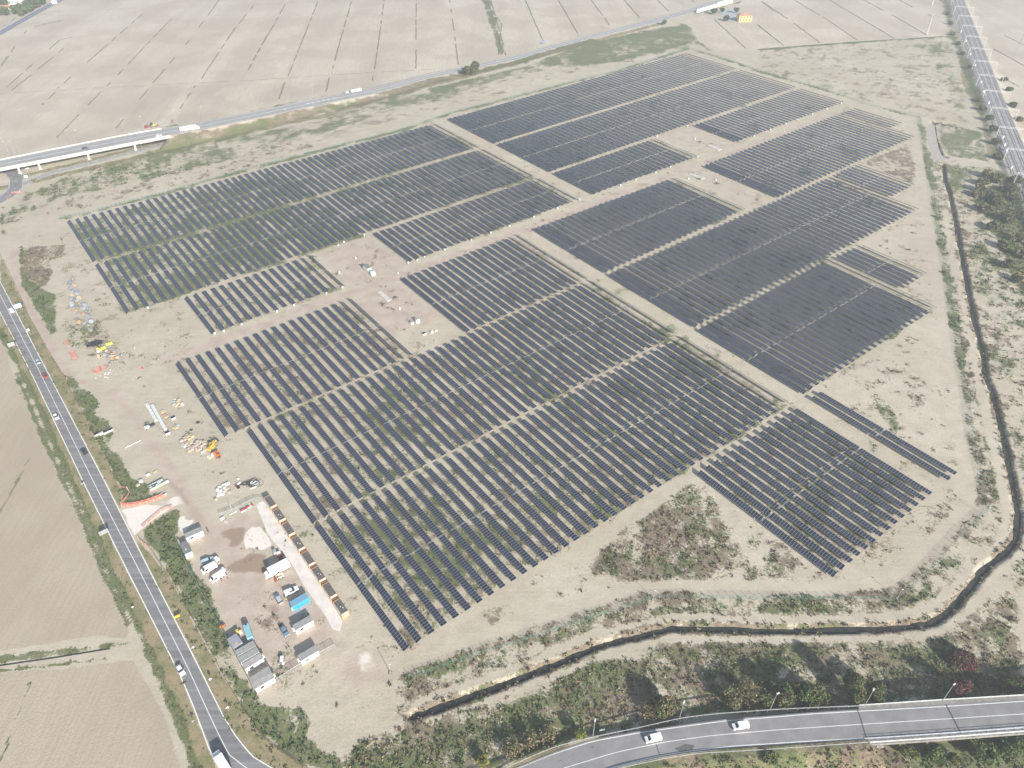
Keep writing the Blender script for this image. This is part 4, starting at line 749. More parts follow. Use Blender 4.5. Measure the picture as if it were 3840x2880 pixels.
def car(label, color, pos, name='car', L=4.4, W=1.82, H=1.46, suv=False, group=None):
    (loc, yaw) = pos; o = thing(name, label, 'car', loc, yaw, group); k = L/4.4; p = PAINT[color]; mb = MB()
    low = [(-2.18*k,.42),(-2.1*k,.24),(2.05*k,.24),(2.2*k,.42),(2.17*k,.68),(1.95*k,.82),(1.0*k,.97),(-1.9*k,1.0),(-2.15*k,.88)]
    mb.prism(low, -W/2, W/2, p, .10)
    rf = -2.0 if suv else -1.35; top = [(rf*k,H-.05),(-.9*k,H),(.2*k,H),(.42*k,H-.06),(.36*k,H-.10),(rf*k+.02,H-.10)]
    mb.prism(top, -W/2+.24, W/2-.24, p, .03)
    for s in (-1, 1): mb.box((.75*k, s*(W/2+.06), 1.0), (.16,.2,.13), p)
    mb.obj('body', o, smooth=False)
    gl = [(1.02*k,.96),(.42*k,H-.06),(rf*k,H-.06),((-2.08 if suv else -1.95)*k,.98)]
    MB().prism(gl, -W/2+.07, W/2-.07, M_GLS, .15).obj('windows', o); wheels(o, (-1.32*k, 1.36*k), W/2-.1); lamps(o, 2.14*k, -2.15*k, W/2-.3, .66); return o
def van(label, color, pos, name='van', L=4.75, W=1.86, H=1.86, group=None, cat='van', high=False):
    (loc, yaw) = pos; o = thing(name, label, cat, loc, yaw, group); k = L/4.75; p = PAINT[color]; mb = MB()
    prof = [(-2.35*k,.3),(2.3*k,.3),(2.38*k,.55),(2.3*k,.85),(1.62*k,1.06),(.85*k,H-.06),(.6*k,H),(-2.2*k,H),(-2.36*k,H-.15)] if not high else [(-2.35*k,.3),(2.3*k,.3),(2.38*k,.6),(2.28*k,1.05),(1.9*k,1.25),(1.25*k,H-.12),(1.0*k,H),(-2.2*k,H),(-2.36*k,H-.12)]
    mb.prism(prof, -W/2, W/2, p, .14)
    for s in (-1, 1): mb.box((1.25*k, s*(W/2+.08), 1.15), (.14,.2,.22), p)
    mb.obj('body', o); mb = MB(); a, b = ((1.62*k,1.06),(.85*k,H-.06)) if not high else ((1.9*k,1.25),(1.25*k,H-.12))
    wf = lambda z: W/2-.14*(z-.3)/(H-.3)-.12; t0, t1 = .1, .9
    c0 = (a[0]+(b[0]-a[0])*t0, a[1]+(b[1]-a[1])*t0); c1 = (a[0]+(b[0]-a[0])*t1, a[1]+(b[1]-a[1])*t1); e = .012
    mb.add([(c0[0]+e,-wf(c0[1]),c0[1]+e),(c0[0]+e,wf(c0[1]),c0[1]+e),(c1[0]+e,wf(c1[1]),c1[1]+e),(c1[0]+e,-wf(c1[1]),c1[1]+e)], [(0,1,2,3)], M_GLS); mb.obj('windscreen', o)
    for s in (-1, 1):
        mb = MB(); y = lambda z: s*(W/2-.14*(z-.3)/(H-.3)+.012); f0 = a[0]-.15; f1 = b[0]-.1
        mb.add([(f0,y(1.1),1.1),(.35*k,y(1.1),1.1),(.35*k,y(H-.3),H-.3),(f1,y(H-.3),H-.3)], [(0,1,2,3) if s > 0 else (3,2,1,0)], M_GLS); mb.obj('side_window', o)
    wheels(o, (-1.5*k, 1.5*k), W/2-.12, .34); lamps(o, 2.3*k, -2.36*k, W/2-.3, .75); return o
G1 = 'cars driving on the left country road'
car('white sedan with dark windscreen at the bottom of the left road', 'white', place('m',1495,845,(1475,795,1525,880)), group=G1)
car('white car on the left road above the dark car', 'white', place('i',462,358,(445,330,480,385)), group=G1)
car('black car beside the grass verge in the middle of the left road', 'black', place('i',695,645,(712,672,680,620)), group=G1)
car('dark red car on the left road', 'red', place('e',367,1562,(378,1580,355,1545)), group=G1, L=4.0)
car('pale blue car just above the dark red car on the left road', 'pale_blue', place('e',312,1446,(322,1468,300,1425)), group=G1)
van('white van on the upper left road beside the blue road sign', 'white', place('e',95,1026,(105,1045,82,1008)), group=G1, L=4.4)
zz = zroad(40); G2 = 'white vans on the near curved road'
van('white van on the near road, lower left of the two', 'white', place('o',1215,1412,(1282,1400,1150,1428),zb=zroad(at('o',1215,1412,4)[0])+.0), group=G2)
van('white van on the near road, upper right of the two, under the half bare bush', 'white', place('o',1940,1308,(2003,1298,1876,1318),zb=zroad(at('o',1940,1308,4)[0])), group=G2)
# box truck cut by the bottom edge
def truck(label, pos, L=8.5, W=2.5, H=3.5, cabc='white', boxc='white', name='truck', cat='truck', group=None):
    loc, yaw = pos; o = thing(name, label, cat, loc, yaw, group); xb = L/2-2.1
    mb = MB(); mb.box((-L/2+(xb+L/2)/2, 0, (H+1.0)/2), (xb+L/2-.1, W, H-1.0), PAINT[boxc] if boxc in PAINT else MATS[boxc]); mb.obj('cargo_box', o)
    mb = MB(); mb.prism([(xb+.1,.5),(L/2,.5),(L/2+.05,1.3),(L/2-.15,2.1),(L/2-.5,2.75),(xb+.1,2.8)], -W/2+.1, W/2-.1, PAINT[cabc], .08); mb.obj('cab', o)
    mb = MB(); mb.add([(L/2+.04,-W/2+.3,1.45),(L/2+.04,W/2-.3,1.45),(L/2-.14,W/2-.3,2.12),(L/2-.14,-W/2+.3,2.12)], [(0,1,2,3)], M_GLS); mb.obj('windscreen', o)
    MB().box((0, 0, .8), (L-.6, 1.0, .3), M_DARK).obj('chassis', o); wheels(o, (-L/2+1.2, -L/2+2.4, L/2-1.2) if L > 7 else (-L/2+1.2, L/2-1.1), W/2-.2, .48, .3); return o
truck('white box truck cut off by the bottom edge of the left road', place('m',1830,1600,(1860,1659,1800,1560),z=3.0), L=8)
truck('cream box truck on the far highway at the left', place('a',1570,1062,(1510,1072,1640,1050),z=2.0,zb=5.0), L=14.5, H=4.0, boxc='cream', group='lorries on the far highway')
# tipper lorry: cab, tipping body
loc, yaw = place('b',832,766,(895,755,775,780),z=1.5,zb=.6); o = thing('tipper_lorry', 'white articulated tipper lorry on the far highway beside the turning lane', 'truck', loc, yaw, 'lorries on the far highway')
mb = MB(); mb.prism([(5.2,.7),(7.6,.7),(7.65,1.6),(7.4,3.2),(5.2,3.4)], -1.2, 1.2, PAINT['white'], .08); mb.obj('cab', o); MB().prism([(-7,1.5),(2.2,1.5),(2.8,3.7),(-7.3,3.9)], -1.25, 1.25, PAINT['white'], -.05).obj('tipper_body', o); MB().box((-.5,0,1.0),(13,1,.4),M_DARK).obj('chassis', o); MB().box((7.62,0,2.2),(.06,2.0,.8),M_GLS).obj('windscreen', o); wheels(o, (-6,-4.8,-3.6,3.6,4.8,6.6), 1.05, .5, .3)
G3 = 'cars on the far highway'
car('dark blue car on the viaduct of the far highway', 'navy', place('a',705,1228,(680,1235,732,1222),zb=6.5), group=G3); car('white car on the viaduct end left of the cream lorry', 'white', place('a',1315,1122,(1290,1126,1345,1116),zb=6.5), group=G3)
car('dark car on the far highway right of the tipper lorry', 'dark', place('b',1222,686,(1200,690,1245,680),zb=.4), group=G3); car('white car parked on the verge below the cream lorry', 'white', place('a',1795,1076,(1780,1080,1812,1072)), group=G3)
car('white car on the approach to the roundabout under the viaduct', 'white', place('a',217,1390,(205,1385,230,1398)), group=G3); car('white car on the far highway bridge at the top', 'white', place('c',1800,14,(1780,18,1825,8),zb=.3), group=G3)
# tractor with red implement in the field
loc, yaw = place('a',1262,1042,(1215,1050,1310,1040),z=1.0); o = thing('tractor', 'green tractor pulling a red implement in the field behind the viaduct', 'tractor', loc, yaw)
MB().prism([(-.8,1.0),(3.4,1.0),(3.4,1.8),(1.0,2.0),(-.8,2.0)], -.6, .6, PAINT['claas']).obj('bonnet', o); MB().prism([(-1.2,1.9),(.9,1.9),(.7,3.2),(-1.0,3.2)], -.85, .85, M_GLS, .1).obj('cab', o); wheels(o, (-.8,), 1.1, .95, .6); wheels(o, (2.7,), 1.0, .65, .45)
mb = MB(); mb.box((-3.8,0,.9),(1.2,5.5,.5),PAINT['red']); mb.box((-5.3,0,.7),(1.0,6,.5),PAINT['red']); mb.box((-2.5,0,.8),(2,.3,.3),PAINT['red']); mb.obj('harrow', o); MB().box((4.2,0,.9),(.9,2.6,.7),PAINT['red']).obj('front_packer', o)
# compound vehicles
G4 = 'vehicles parked in the site compound'
car('blue grey estate car squeezed beside the white van in the compound', 'pale_blue', place('A',985,1390,(870,1430,1100,1340)), suv=True, L=4.5, group=G4)
van('white van parked beside the blue grey estate car, nose towards the hedge', 'white', place('A',1010,1540,(1185,1460,860,1630),z=1.2), L=5.4, H=2.2, W=2.0, high=True, group=G4)
van('white van with open rear door below the other white van', 'white', place('m',1800,68,(1865,22,1740,108),z=1.2), L=5.2, H=2.1, W=1.95, high=True, group=G4)
for t_, x_, y_, lb in (('A',1175,1375,'open white rear door panel and box behind the upper white van'),('m',1850,22,'open white rear door behind the lower white van')):
    loc, yaw = place(t_, x_, y_, .9); o = thing('tool_trailer', lb.replace('open white rear door panel and box', 'small white box trailer').replace('open white rear door', 'small white trailer'), 'trailer', loc, yaw, 'small trailers behind the vans'); MB().box((0,0,1.0),(1.3,1.5,1.3),PAINT['white']).obj('box', o); MB().box((-1.1,0,.5),(1.0,.1,.1),M_GALV).obj('drawbar', o); wheels(o, (0,), .7, .3)
car('silver grey people carrier parked left of the blue container', 'silver', place('C',390,1200,(470,1330,300,1060)), suv=True, L=4.7, H=1.75, W=1.88, group=G4)
car('slate blue saloon car parked in the middle of the compound', 'blue', place('D',1240,430,(1170,330,1310,560)), L=4.5, group=G4)
def pickup(label, color, pos, cabw='white', L=4.9):
    loc, yaw = pos; o = thing('pickup', label, 'pickup truck', loc, yaw, G4); p = PAINT[color]; mb = MB()
    mb.prism([(-2.4,.4),(2.3,.4),(2.45,.7),(2.3,.98),(1.2,1.1),(-2.4,1.1)], -.92, .92, p, .06); mb.prism([(.3,1.62),(-.6,1.68),(-.75,1.6),(.3,1.55)], -.66, .66, p); mb.obj('body', o)
    MB().prism([(1.15,1.08),(.38,1.62),(-.7,1.62),(-.85,1.08)], -.84, .84, M_GLS, .14).obj('windows', o); MB().box((-1.6,0,1.36),(1.55,1.7,.55),PAINT[cabw]).obj('load_cover', o); wheels(o, (-1.5,1.55), .82, .38); lamps(o, 2.38, -2.42, .7, .8); return o
pickup('white pickup with a covered bed between the loader and the blue container', 'white', place('C',690,1020,(555,1090,830,950)))
pickup('small red pickup with a white load cover beside the white box trailer', 'red', place('C',430,225,(380,150,460,295)), L=3.8).scale = (.8,.85,.9)
loc, yaw = place('C',308,128,(290,80,330,180)); o = thing('generator_trailer', 'small grey generator trailer above the red pickup', 'trailer', loc, yaw, 'small site machines'); MB().prism([(-.9,.4),(.9,.4),(.9,1.1),(.6,1.4),(-.9,1.4)], -.55, .55, mat('machine_grey', (.36,.39,.38), .6)).obj('cover', o); MB().box((1.3,0,.45),(1.0,.1,.1),M_GALV).obj('drawbar', o); wheels(o, (0,), .6, .3)
loc, yaw = place('C',430,690,(520,650,350,730)); o = thing('skid_loader', 'cream skid loader with a red bucket below the white box trailer', 'loader', loc, yaw, 'small site machines')
MB().box((-.3,0,.85),(1.9,1.2,.9),PAINT['cream']).obj('body', o); MB().box((0,0,1.6),(1.0,1.0,.75),M_GLS).obj('cab', o); MB().box((0,0,2.0),(1.1,1.1,.08),PAINT['cream']).obj('roof', o); MB().prism([(1.3,.1),(2.2,.1),(1.9,.3),(1.5,.9),(1.3,.9)], -.85, .85, PAINT['red']).obj('bucket', o)
for s in (-1, 1): mb = MB(); mb.tube([(-1.2,s*.7,1.4),(.6,s*.7,1.5),(1.5,s*.7,.6)], .09, PAINT['cream'], 6); mb.obj('lift_arm', o)
wheels(o, (-.8,.5), .72, .38, .28)
loc, yaw = place('D',1190,975,(1200,900,1180,1050)); o = thing('mini_dumper', 'white mini dumper with two light side boxes in the lower compound', 'dumper', loc, yaw, 'small site machines'); MB().box((-.2,0,1.0),(1.7,1.0,.9),PAINT['white'],tx=.9,ty=.9).obj('body', o); MB().box((1.1,.6,.5),(.7,.6,.5),PAINT['white']).obj('side_box', o); MB().box((1.1,-.7,.5),(.7,.5,.5),MATS['machine_grey']).obj('side_box', o); wheels(o, (-.7,.5), .55, .32)
loc, yaw = place('D',1190,1135,.3); o = thing('plate_compactor', 'small grey machine on the ground near the compound fence', 'machine', loc, yaw, 'small site machines'); MB().box((0,0,.4),(.9,.7,.5),MATS['machine_grey']).box((-.1,0,.8),(.5,.4,.3),M_DARK).obj('body', o); mb = MB(); mb.tube([(-.4,0,.6),(-1.0,0,1.1)], .03, M_DARK, 5); mb.obj('handle', o)
loc, yaw = place('D',70,335,(90,310,45,360)); o = thing('ride_on_mower', 'orange ride-on machine beside the hedge in the compound corner', 'machine', loc, yaw, 'small site machines'); MB().prism([(-.8,.4),(.9,.4),(.9,.9),(.2,1.0),(-.8,.8)], -.5, .5, PAINT['orange']).obj('body', o); MB().box((-.3,0,1.0),(.45,.45,.4),M_DARK).obj('seat', o); wheels(o, (-.5,.6), .5, .28)
# turquoise coach-like tanker
loc, yaw = place('D',555,450,(510,310,600,600),z=1.6); o = thing('tank_trailer', 'long turquoise water tank trailer with a round dark hatch', 'tank trailer', loc, yaw, G4)
MB().prism([(-3.0,.8),(3.0,.8),(3.2,1.2),(3.0,2.0),(2.6,2.3),(-2.8,2.3),(-3.1,1.9)], -.95, .95, PAINT['turquoise'], .12).obj('tank', o); mb = MB(); mb.tube([(-2.5,0,2.28),(-2.5,0,2.42)], .33, M_DARK, 14); mb.obj('hatch', o)
MB().box((2.55,0,2.33),(.12,1.5,.06),PAINT['navy']).obj('front_rail', o); mb = MB(); mb.box((0,-.88,2.3),(5.2,.08,.06),PAINT['cream']); mb.obj('edge_rail', o); mb = MB(); mb.box((3.6,0,.6),(1.2,.12,.12),M_GALV); mb.obj('drawbar', o); wheels(o, (-1.2,0), .9, .42)
# ================= PEOPLE =================
def person(label, pos, top, leg, pose=0.3, skin=(.45,.28,.2)):
    loc, yaw = pos; o = thing('person', label, 'person', loc, yaw, 'people in the site compound'); s = .18*pose
    J = {'pel':(0,0,.95),'spi':(0,0,1.2),'che':(.02,0,1.42),'nec':(.02,0,1.53),'hea':(.04,0,1.68),'crn':(.04,0,1.77),
         'hl':(0,.1,.9),'kl':(.06+s,.11,.5),'al':(s*1.2-.03,.11,.08),'tl':(s*1.2+.14,.11,.04),'hr':(0,-.1,.9),'kr':(.04-s*.4,-.11,.5),'ar':(-s*1.4-.04,-.11,.08),'tr':(-s*1.4+.13,-.11,.04),
         'sl':(0,.19,1.42),'el':(-.04,.27,1.15),'wl':(.1+s,.27,.92),'hnl':(.14+s,.26,.84),'sr':(0,-.19,1.42),'er':(.02,-.27,1.15),'wr':(.16,-.25,.95),'hnr':(.2,-.24,.88)}
    E_ = [('pel','spi'),('spi','che'),('che','nec'),('nec','hea'),('hea','crn'),('pel','hl'),('hl','kl'),('kl','al'),('al','tl'),('pel','hr'),('hr','kr'),('kr','ar'),('ar','tr'),('che','sl'),('sl','el'),('el','wl'),('wl','hnl'),('che','sr'),('sr','er'),('er','wr'),('wr','hnr')]
    Rd = dict(pel=.15,spi=.14,che=.15,nec=.06,hea=.105,crn=.07,hl=.095,hr=.095,kl=.065,kr=.065,al=.045,ar=.045,tl=.04,tr=.04,sl=.075,sr=.075,el=.05,er=.05,wl=.035,wr=.035,hnl=.04,hnr=.04)
    ks = list(J); me = bpy.data.meshes.new('body'); me.from_pydata([J[k] for k in ks], [(ks.index(a), ks.index(b)) for a, b in E_], []); b = bpy.data.objects.new('body', me); COL.objects.link(b); b.parent = o
    m = b.modifiers.new('skin', 'SKIN'); sv = me.skin_vertices[0].data if me.skin_vertices else None
    if sv is None:
        me.skin_vertices.new() if hasattr(me.skin_vertices, 'new') else None; sv = me.skin_vertices[0].data if me.skin_vertices else None
    if sv:
        for i, k in enumerate(ks): sv[i].radius = (Rd[k], Rd[k])
        sv[0].use_root = True
    b.modifiers.new('sub', 'SUBSURF').levels = 1; me.materials.append(mat('clothes_%s' % top[0], top[1], .9))
    def shell(nm, a, c, r0, r1, m_): mb = MB(); mb.tube([J[a], J[c]], [r0, r1], m_, 8); mb.obj(nm, o)
    mb = MB(); mb.tube([(.04,0,1.6),(.04,0,1.72),(.03,0,1.81)], [.11,.118,.07], mat('safety_helmet', (.8,.8,.75), .4) if top[0] != 'dark' else mat('hair_dark', (.05,.035,.03), .9), 9); mb.obj('helmet' if top[0] != 'dark' else 'hair', o)
    mb = MB(); mb.tube([(0,0,.92),(0,0,1.2),(.02,0,1.47)], [.17,.165,.17], mat('vest_%s' % top[0], top[2], .85), 10); mb.obj('vest' if top[0] != 'dark' else 'jacket', o); return o
person('person in dark clothes walking alone in the upper compound', place('A',993,785,2.2,z=.9), ('dark',(.05,.05,.06),(.06,.06,.075)), None)
person('person in dark clothes standing beside the open white van', place('m',1832,95,1.2,z=.9), ('dark',(.05,.05,.06),(.06,.06,.075)), None, .1)
person('worker in orange clothes walking right of the open white van', place('m',1884,74,.4,z=.9), ('orange',(.10,.09,.10),(.80,.22,.05)), None)
person('worker in a yellow high visibility vest between people carrier and blue container', place('C',573,1215,2.5,z=.9), ('yellow',(.07,.08,.12),(.65,.75,.08)), None, .1)
# ================= SITE CABINS, CONTAINERS =================
def ribbed(name, c1, c2, ax=0, sc_=4.0):
    if name in MATS: return MATS[name]
    m = mat(name, c1, .75, scale=.8, col2=c2); n = m.node_tree.nodes; L = m.node_tree.links; w_ = n.new('ShaderNodeTexWave'); w_.bands_direction = 'XYZ'[ax]; w_.inputs['Scale'].default_value = sc_
    tc = [k for k in n if k.type == 'TEX_COORD'][0]; L.new(tc.outputs['Object'], w_.inputs['Vector']); bp = n.new('ShaderNodeBump'); bp.inputs['Strength'].default_value = .9; bp.inputs['Distance'].default_value = .15
    L.new(w_.outputs['Fac'], bp.inputs['Height']); L.new(bp.outputs[0], n['Principled BSDF'].inputs['Normal'])
    src = n['Principled BSDF'].inputs['Base Color'].links[0].from_socket; mx = n.new('ShaderNodeMix'); mx.data_type = 'RGBA'; mx.blend_type = 'MULTIPLY'; mx.inputs[0].default_value = .35; L.new(src, mx.inputs[6]); L.new(w_.outputs['Color'], mx.inputs[7]); L.new(mx.outputs[2], n['Principled BSDF'].inputs['Base Color']); return m
M_RG = ribbed('cabin_roof_grey', (.42,.43,.43), (.33,.34,.34), 1, 1.6); M_RD = ribbed('roof_dark_corrugated', (.17,.16,.155), (.11,.10,.10), 0, 2.2); M_RR = mat('roof_grey_rust_streaked', (.40,.41,.41), .8, scale=.7, col2=(.30,.25,.22))
M_LIL = mat('shed_roof_lilac', (.30,.30,.36), .8, .08, .8); M_BL = mat('container_blue', (.05,.34,.68), .6, .12, 1.2); M_BLR = mat('container_blue_roof_rusty', (.12,.36,.58), .75, scale=1.0, col2=(.26,.28,.30)); M_OR = mat('container_orange', (.70,.38,.18), .6, .08, 1)
M_CAB = mat('cabin_white', (.80,.79,.76), .6, .05, .8); M_PG = mat('container_pale_grey_green', (.52,.54,.48), .7, .08, 1)
def cabin(label, t, quad, L=6.06, W=2.44, H=2.6, wall=M_CAB, roof=M_RG, door=True, ac=0, group='white site cabins in the compound', name='site_cabin', skirt=False):
    """quad: the four roof corners in the photo, first two along a long edge"""
    c = np.mean([at(t, x, y, H) for x, y in quad], 0); a = np.array(at(t, *quad[0], H)); b = np.array(at(t, *quad[1], H)); yaw = math.atan2(b[1]-a[1], b[0]-a[0]); front = np.mean([at(t, *quad[2], H), at(t, *quad[3], H)], 0)
    if (front[0]-c[0])*(-math.sin(yaw))+(front[1]-c[1])*math.cos(yaw) > 0: yaw += math.pi       # local -y faces the photo's lower side
    o = thing(name, label, 'container', (c[0], c[1], 0), yaw, group)
    MB().box((0,0,H/2), (L,W,H-.12), wall).obj('walls', o); MB().box((0,0,H-.0), (L+.06,W+.06,.12), roof).obj('roof', o)
    if door: MB().box((L*.28,-W/2-.015,1.05), (.9,.05,2.0), mat('door_grey', (.55,.57,.58), .6)).obj('door', o); MB().box((-L*.18,-W/2-.015,1.5), (1.2,.05,.9), M_GLS).obj('window', o)
    if ac: MB().box((ac*(L/2+.3),0,1.8), (.55,.85,.7), M_CAB).obj('air_conditioner', o)
    return o
cabin('white cabin at the top left of the compound beside the white gravel heap', 'A', [(520,830),(815,700),(850,790),(565,925)], L=6.1)
o = cabin('white cabin with a long grey roof standing endways to the fence', 'A', [(390,1010),(525,1300),(670,1230),(540,950)], L=6.1, door=False); MB().ring((-1.0,.2,2.7),.28,.06,M_WHITE,14,4).obj('roof_vent', o)
loc, yaw = place('C',365,445,(520,380,200,545),z=3.0); o = thing('box_trailer', 'long white lorry box trailer in the compound behind the cream loader', 'trailer', loc, yaw, G4)
MB().box((-.3,0,2.0),(7.4,2.5,2.5),PAINT['white']).obj('cargo_box', o); MB().box((0,0,.65),(7.6,1.1,.25),M_DARK).obj('chassis', o); MB().prism([(3.6,.4),(5.0,.4),(5.05,1.3),(4.7,1.9),(3.6,2.1)], -1.15, 1.15, PAINT['white'], .1).obj('cab', o); MB().box((4.92,0,1.5),(.08,1.9,.5),M_GLS).obj('windscreen', o); wheels(o, (-2.8,-1.7,4.1), 1.0, .45, .3)
o = cabin('blue shipping container with a worn rusty blue roof', 'C', [(635,1270),(1020,1045),(1110,1170),(715,1410)], wall=M_BL, roof=M_BLR, door=False, name='shipping_container'); MB().box((-3.2,-.6,.9),(.35,.5,1.5),M_WHITE).obj('cabinet', o); mb = MB(); [mb.box((x,-1.235,1.3),(.05,.03,2.3),M_BL) for x in np.linspace(-2.9,2.9,22)]; mb.obj('corrugation', o)
cabin('white cabin with a grey roof directly below the blue container', 'D', [(1385,330),(1715,140),(1780,235),(1450,425)], ac=-1)
cabin('lowest white cabin on the right, against the compound fence', 'D', [(1475,905),(1820,700),(1880,800),(1550,1010)], ac=-1)
BK = [((300,810),(650,610),(695,700),(360,915),M_RG,'uppermost of the five side by side cabins in the lower left corner',0),((362,920),(700,725),(775,830),(425,1045),M_RG,'second cabin from the top in the side by side stack',0),((430,1050),(780,840),(850,950),(500,1165),M_RR,'cabin with a brownish roof in the middle of the side by side stack',1),
      ((585,1310),(925,1095),(985,1205),(640,1410),M_RG,'fourth cabin down, below the dark gap in the side by side stack',0),((640,1410),(985,1205),(1050,1320),(700,1530),M_RR,'lowest cabin of the side by side stack, with rust streaks on its roof',1)]
for a, b, c_, d_, rf, lb, dr in BK: cabin(lb, 'D', [a, b, c_, d_], roof=rf, W=2.3, door=bool(dr), ac=1 if dr else 0)
o = cabin('low shed with a lilac grey roof above the stack of cabins', 'D', [(290,790),(440,690),(315,455),(165,540)], L=3.1, W=4.3, H=2.4, wall=mat('shed_wall_grey', (.40,.41,.45), .7), roof=M_LIL, door=False, name='shed'); MB().box((.3,1.2,2.48),(1.2,1.0,.06),mat('plywood', (.48,.38,.25), .8)).obj('roof_patch', o)
loc, yaw = place('D',350,450,.6); o = thing('tool_box', 'yellow and white box stack at the corner of the lilac roofed shed', 'box', loc, yaw); MB().box((0,0,.8),(1.0,.9,1.5),PAINT['yellow']).obj('yellow_box', o); MB().box((.9,-.5,.5),(.8,.8,1.0),PAINT['white']).obj('white_box', o)
p0 = np.array(at('B',401,325,2.6)); p1 = np.array(at('C',1828,1374,2.6)); dv = p1-p0; yaw0 = math.atan2(dv[1], dv[0])
for i in range(8):
    c = p0+dv*i/7; o = thing('orange_cabin', '%s orange ended cabin with dark roof, counted from the top of the row' % ordw(i+1), 'container', (c[0], c[1], 0), yaw0, 'orange ended cabins in a row')
    MB().box((0,0,1.25),(5.9,2.36,2.4),M_PG).obj('walls', o); MB().box((0,0,2.53),(5.94,2.38,.14),M_RD).obj('roof', o)
    mb = MB()
    for s in (-1, 1): mb.box((s*3.0,0,1.3),(.14,2.5,2.7),M_OR)
    mb.box((0,-1.2,.12),(5.9,.1,.22),M_OR); mb.box((0,1.2,.12),(5.9,.1,.22),M_OR); mb.obj('end_frame', o); MB().box((3.09,0,2.2),(.03,1.9,.5),M_CAB).obj('end_sign', o); MB().box((3.09,.1,.7),(.03,1.2,.5),M_CAB).obj('end_label', o); MB().box((0,-1.2,1.3),(1.6,.05,1.9),mat('door_pale', (.62,.64,.6), .6)).obj('door', o)
    if i % 2:
        for s in (-.4, .4): mb = MB(); mb.tube([(s+.6,.1+s*.6,2.6),(s+.6,.1+s*.6,3.0)], .1, M_WHITE, 8); mb.obj('vent_pipe', o)
# ================= STORED MATERIAL =================
M_CARD = mat('cardboard', (.46,.37,.29), .85, .12, 1.5); M_WOOD = mat('raw_wood', (.55,.45,.30), .85, .15, 2); M_PLT = mat('pallet_wood', (.38,.30,.21), .9, .15, 2); M_WRAP = mat('wrapped_goods', (.52,.50,.47), .5, .08, 1.5); M_PBL = mat('pale_blue_sheet', (.47,.55,.60), .6, .08, 1); M_BAG = mat('white_bag', (.66,.65,.66), .8, .1, 2)
pal_me = {}
def pallet(label, t, x, y, yaw, load, L=1.25, W=1.0, H=.9, group='palletised goods on the storage ground', name='loaded_pallet'):
    loc, _ = place(t, x, y, None, z=H*.6); o = thing(name, label, 'pallet', loc, yaw, group); k = (load.name, round(L,1), round(W,1), round(H,1))
    if k not in pal_me: pal_me[k] = (MB().box((0,0,.04),(L,W,.03),M_PLT).box((0,0,.13),(L,W,.03),M_PLT).box((0,-W*.4,.085),(L,.1,.06),M_PLT).box((0,0,.085),(L,.1,.06),M_PLT).box((0,W*.4,.085),(L,.1,.06),M_PLT).mesh('pallet'), MB().box((0,0,.15+(H-.15)/2),(L*.96,W*.96,H-.15),load).box((0,0,H+.012),(L*.9,W*.5,.02),load).mesh('load'))
    for nm, me_ in zip(('pallet', 'load'), pal_me[k]): q = bpy.data.objects.new(nm, me_); COL.objects.link(q); q.parent = o
    return o
gy = math.atan2(*(np.array(at('G',830,750))-np.array(at('G',640,850)))[1::-1])
GP = [(550,290,0),(690,290,1),(740,340,1),(600,350,1),(480,390,0),(490,450,0),(640,430,1),(690,490,1),(700,560,1),(370,500,2),(390,560,0),(410,620,0),(550,560,0),(540,610,2),(620,670,0),(680,730,0),(760,700,0),(730,780,0),(645,830,0),(920,510,0),(870,590,2),(950,610,0),(1130,530,0),(1030,530,2),(870,690,2),(890,640,0),(1150,600,0),(1080,670,2),(890,760,0),(970,720,0),(1000,780,0),(900,820,0),(1170,730,0),(1190,800,0),(490,670,3),(620,780,2),(1090,870,3)]
LD = [M_CARD, M_WOOD, M_WRAP, M_PBL]; LN = ['brown cardboard pallet','pale wooden pallet','grey wrapped pallet','pale blue wrapped pallet']
for i, (x, y, k) in enumerate(GP): pallet('%s in the large cluster left of the yellow telehandler' % LN[k], 'G', x, y, gy+random.uniform(-.1,.1), LD[k], L=1.5, W=1.1, H=random.choice((.6,.9,1.0)), group='%ss left of the yellow telehandler' % LN[k])
for i, (x, y, k) in enumerate([(1430,240,2),(1560,270,0),(1395,340,3),(1510,340,1),(1590,300,0),(1410,430,2),(1540,395,1),(1670,400,2),(1690,450,2),(1600,490,0),(1470,470,1)]): pallet('%s in the small cluster nearest the panel rows' % LN[k], 'H', x, y, gy+random.uniform(-.1,.1), LD[k], L=1.4, W=1.0, H=random.choice((.5,.9)), group='%ss nearest the panel rows' % LN[k])
for x, y, lb in ((1005,650,'cream plank bundle upper of the two right of the grey crate rows'),(1035,700,'second cream plank bundle right of the grey crate rows'),(1075,780,'reddish brown plank bundle right of the grey crate rows'),(1110,820,'second reddish brown plank bundle right of the grey crates'),(1150,860,'pale plank bundle lowest of the set right of the grey crates'),(1430,1215,'narrow pale plank bundle beside the round blue grey cover'),(1490,1245,'second narrow pale plank bundle beside the blue grey cover')):
    pallet(lb, 'H', x, y, gy, M_WOOD if 'cream' in lb or 'pale' in lb else mat('red_planks', (.45,.27,.2), .85, .15, 2), L=2.0, W=.55, H=.45, group='plank bundles', name='plank_bundle')
M_CRT = mat('galvanised_crate', (.58,.61,.62), .6, .08, 1.5)
